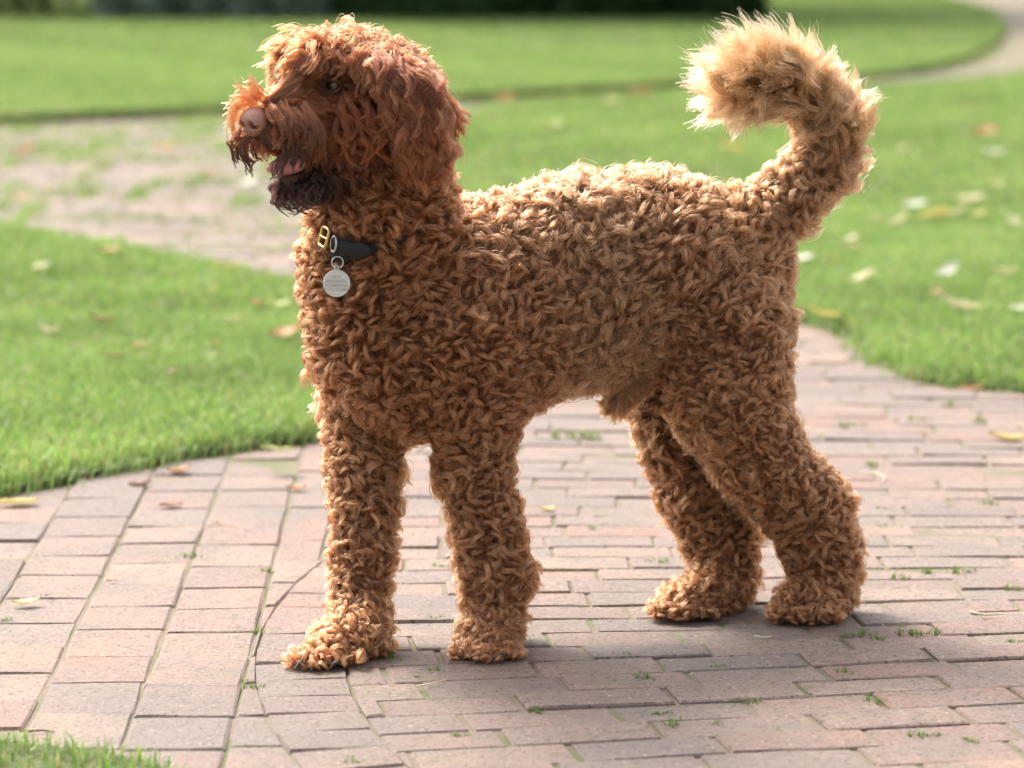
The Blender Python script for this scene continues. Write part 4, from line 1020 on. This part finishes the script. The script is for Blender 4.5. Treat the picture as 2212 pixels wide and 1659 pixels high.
def leaf(u, v, size, cn, where, z):
    p = ground(u/3.75, v/3.75, z)
    o = bpy.data.objects.new('fallen_leaf', LM[cn, lr.randrange(3)]); C.objects.link(o)
    o.location = (p[0], p[1], z); s = size*lr.uniform(.9, 1.1); o.scale = (s, s*lr.uniform(.85, 1.25), s*.8)
    tl = .05 if where == 'p' else .22
    o.rotation_euler = (lr.gauss(0, tl), lr.gauss(0, tl), lr.uniform(-.5, .5)+(PI if lr.random() < .5 else 0))
    wh = {'r': 'on the lawn behind the dog\'s hindquarters', 'l': 'on the lawn beside the brick path, near the dog\'s chest', 'p': 'on the brick paving near the dog', 'm': 'on the overgrown brick path before the far lawn', 'b': 'on the lawn seen above the dog\'s back'}[where]
    tag(o, f'{DESC[cn]} fallen leaf lying {wh}', 'leaf', f'{DESC[cn]} leaves {wh}')
GZ = .045
for u, v, sz, cn in ((3432, 770, .085, 'white'), (3284, 825, .075, 'pale'), (3367, 835, .080, 'pale'), (3504, 807, .12, 'yellow'), (3591, 799, .085, 'pale'), (3631, 749, .10, 'pale'), (3671, 807, .06, 'yellow'), (3237, 1045, .085, 'pale'), (3555, 1020, .075, 'white'),
                     (3765, 1020, .07, 'pale'), (3591, 1150, .095, 'pale'), (3822, 1157, .05, 'white'), (3001, 973, .075, 'white'), (3193, 897, .055, 'pale'), (3200, 926, .055, 'pale'), (3700, 499, .12, 'orange'), (3728, 575, .09, 'white'), (3085, 1179, .075, 'yellow'),
                     (3380, 560, .06, 'green'), (3120, 975, .04, 'orange'), (3510, 1100, .04, 'orange'), (3460, 640, .05, 'green'), (3740, 690, .06, 'pale'), (3130, 870, .05, 'green'), (3800, 830, .06, 'pale')):
    leaf(u, v, sz, cn, 'r', GZ)
for u, v, sz, cn in ((2737, 557, .13, 'yellow'), (2643, 470, .09, 'white'), (2260, 500, .08, 'green'), (2080, 470, .09, 'green'), (1900, 372, .10, 'orange'), (2290, 380, .10, 'pale'), (2400, 345, .12, 'orange'), (2480, 640, .07, 'orange')):
    leaf(u, v, sz, cn, 'b', GZ)
for u, v, sz, cn in ((380, 1201, .062, 'brown'), (424, 1337, .052, 'brown'), (519, 1296, .04, 'orange'), (158, 1230, .04, 'pale'), (190, 1242, .04, 'pale'), (152, 1002, .06, 'pale'), (411, 939, .07, 'orange'), (1038, 1147, .075, 'green'), (1070, 1255, .075, 'orange'), (956, 1135, .045, 'orange'),
                     (810, 1287, .03, 'orange'), (646, 1394, .03, 'brown'), (1038, 1686, .06, 'green'), (270, 1300, .03, 'brown'), (870, 1195, .04, 'pale')):
    leaf(u, v, sz, cn, 'l', GZ)
for u, v, sz, cn in ((671, 1768, .045, 'orange'), (525, 1818, .038, 'brown'), (1111, 1834, .035, 'orange'), (63, 1888, .08, 'yellow'), (108, 1800, .035, 'brown'), (640, 1896, .045, 'brown'), (419, 2180, .02, 'brown'), (99, 2265, .04, 'pale'), (3780, 1647, .07, 'yellow'), (3524, 1405, .06, 'brown'),
                     (3697, 1443, .075, 'orange'), (3440, 1367, .05, 'brown'), (3004, 1204, .06, 'pale'), (2052, 1912, .03, 'yellow'), (183, 2231, .012, 'brown'), (3640, 1460, .05, 'orange')):
    leaf(u, v, sz, cn, 'p', .003)
for u, v, sz, cn in ((347, 760, .075, 'white'), (937, 686, .08, 'white'), (855, 1002, .08, 'yellow'), (886, 1046, .07, 'orange'), (95, 570, .10, 'orange'), (620, 560, .10, 'orange'), (80, 740, .07, 'orange'), (300, 640, .08, 'pale'), (780, 650, .07, 'orange')):
    leaf(u, v, sz, cn, 'm', .02)
# small weeds and grass tufts rooted in the joints
TM = []
for k in range(6):
    r = np.random.default_rng(200+k); n = 20+k*4
    sx, sy = [(.018, .006), (.008, .012), (.024, .006), (.010, .008), (.014, .010), (.028, .007)][k]
    v, q, t_, c = blades(np.clip(np.stack([r.normal(0, sx, n), r.normal(0, sy, n)], 1)*.7, -.022, .022), -.004, .013+.003*(k % 3), .0020, 1.5, seed=300+k)
    me = np_mesh('grass_tuft', v, [q, t_], smooth=False); set_color(me, 'col', c*np.array((.62, .68, .55))); me.materials.append(M_GRASS); TM.append(me)
TUFT = [(711, 2087, 1.2), (995, 2144, .9), (462, 2000, .8), (967, 2368, .9), (811, 1963, .6), (953, 2575, .8), (14, 2326, 1), (920, 2555, .6), (1625, 2320, 1), (1445, 2472, 1.3), (1625, 2516, .9), (1568, 2539, .8), (2404, 2431, .9), (2404, 2545, 1.1), (2011, 2668, 1), (1720, 2757, 1), (1322, 2858, 1.1),
        (1410, 2858, 1.1), (2473, 2675, 1), (2353, 2460, .7), (3173, 2388, 1.0), (3233, 2382, 1), (3288, 2397, 1.2), (3373, 2345, .9), (3439, 2379, 1.6), (3154, 2521, .9), (2773, 2618, 1), (2815, 2633, 1.2), (3276, 2630, .9), (3573, 2588, 1), (2524, 2715, 1.4), (2688, 2715, .7), (2918, 2733, .8), (3076, 2770, 1),
        (3464, 2757, 1.1), (2682, 2824, 1.1), (3797, 2406, 1), (3797, 2212, 1), (3440, 1578, 1.6), (3676, 1585, 1.6), (3565, 1523, 1.5), (3198, 1599, 1.5), (3246, 1523, 1.2), (3108, 1377, 1.5), (3607, 2143, 1.2), (3475, 2143, .9), (3371, 2167, .9), (3309, 1911, .9), (3309, 1977, .9), (3267, 1744, 1.2), (3704, 1887, 1.0),
        (2040, 1655, 2.0), (2120, 1650, 2.2), (2210, 1645, 2.0), (2441, 2109, .9), (2489, 2112, 1.0), (2218, 1982, .9), (2242, 1940, .9), (1645, 2124, .9), (2000, 2280, .5), (2690, 2500, .6), (3640, 2780, .8)]
for k, (u, v, sz) in enumerate(TUFT):
    p = ground(u/3.75, v/3.75); o = bpy.data.objects.new('grass_tuft', TM[lr.randrange(6)]); C.objects.link(o)
    o.location = (p[0], p[1], 0); sz *= .8; o.scale = (sz, sz, sz*lr.uniform(.6, 1.1)); o.rotation_euler = (0, 0, lr.uniform(-.4, .4)+(PI/2 if lr.random() < .3 else 0))
    tag(o, 'small green grass tuft sprouting from a joint between the pavers', 'weed', 'grass tufts in the paving joints')
# twig and straws
M_TWIG = mat_plain('twig_bark', (.14, .075, .045), .8, vary=.3, bscale=200); M_STRAW = mat_plain('dry_straw', (.62, .55, .38), .6, vary=.15)
def bit(name, label, cat, uv, rad, mat, group=None):
    P = np.array([ground(u/3.75, v/3.75, .004) for u, v in uv]); c = P[0].copy()
    o = tube(name, P-c, np.linspace(rad, rad*.5, len(P)), mat, None, K=6); o.location = tuple(c); tag(o, label, cat, group)
bit('twig', 'thin brown twig lying across the pavers beside the near grass', 'twig', [(73, 2740), (110, 2742), (160, 2738), (205, 2745)], .0022, M_TWIG)
bit('straw', 'curved pale straw lying on the pavers behind the hind paws', 'straw', [(3230, 1768), (3290, 1775), (3318, 1788), (3312, 1805)], .0016, M_STRAW)
bit('straw', 'short pale straw lying on the pavers beside the near hind paw', 'straw', [(2830, 2385), (2860, 2390), (2895, 2386)], .0016, M_STRAW)
bit('straw', 'long pale grass stalk on the pavers right of the hind paws', 'straw', [(3640, 2296), (3700, 2306), (3765, 2303)], .0024, M_STRAW)
bit('straw', 'fine dry grass blade on the pavers before the near front paw', 'straw', [(1560, 2575), (1620, 2562), (1675, 2548)], .0011, M_STRAW)
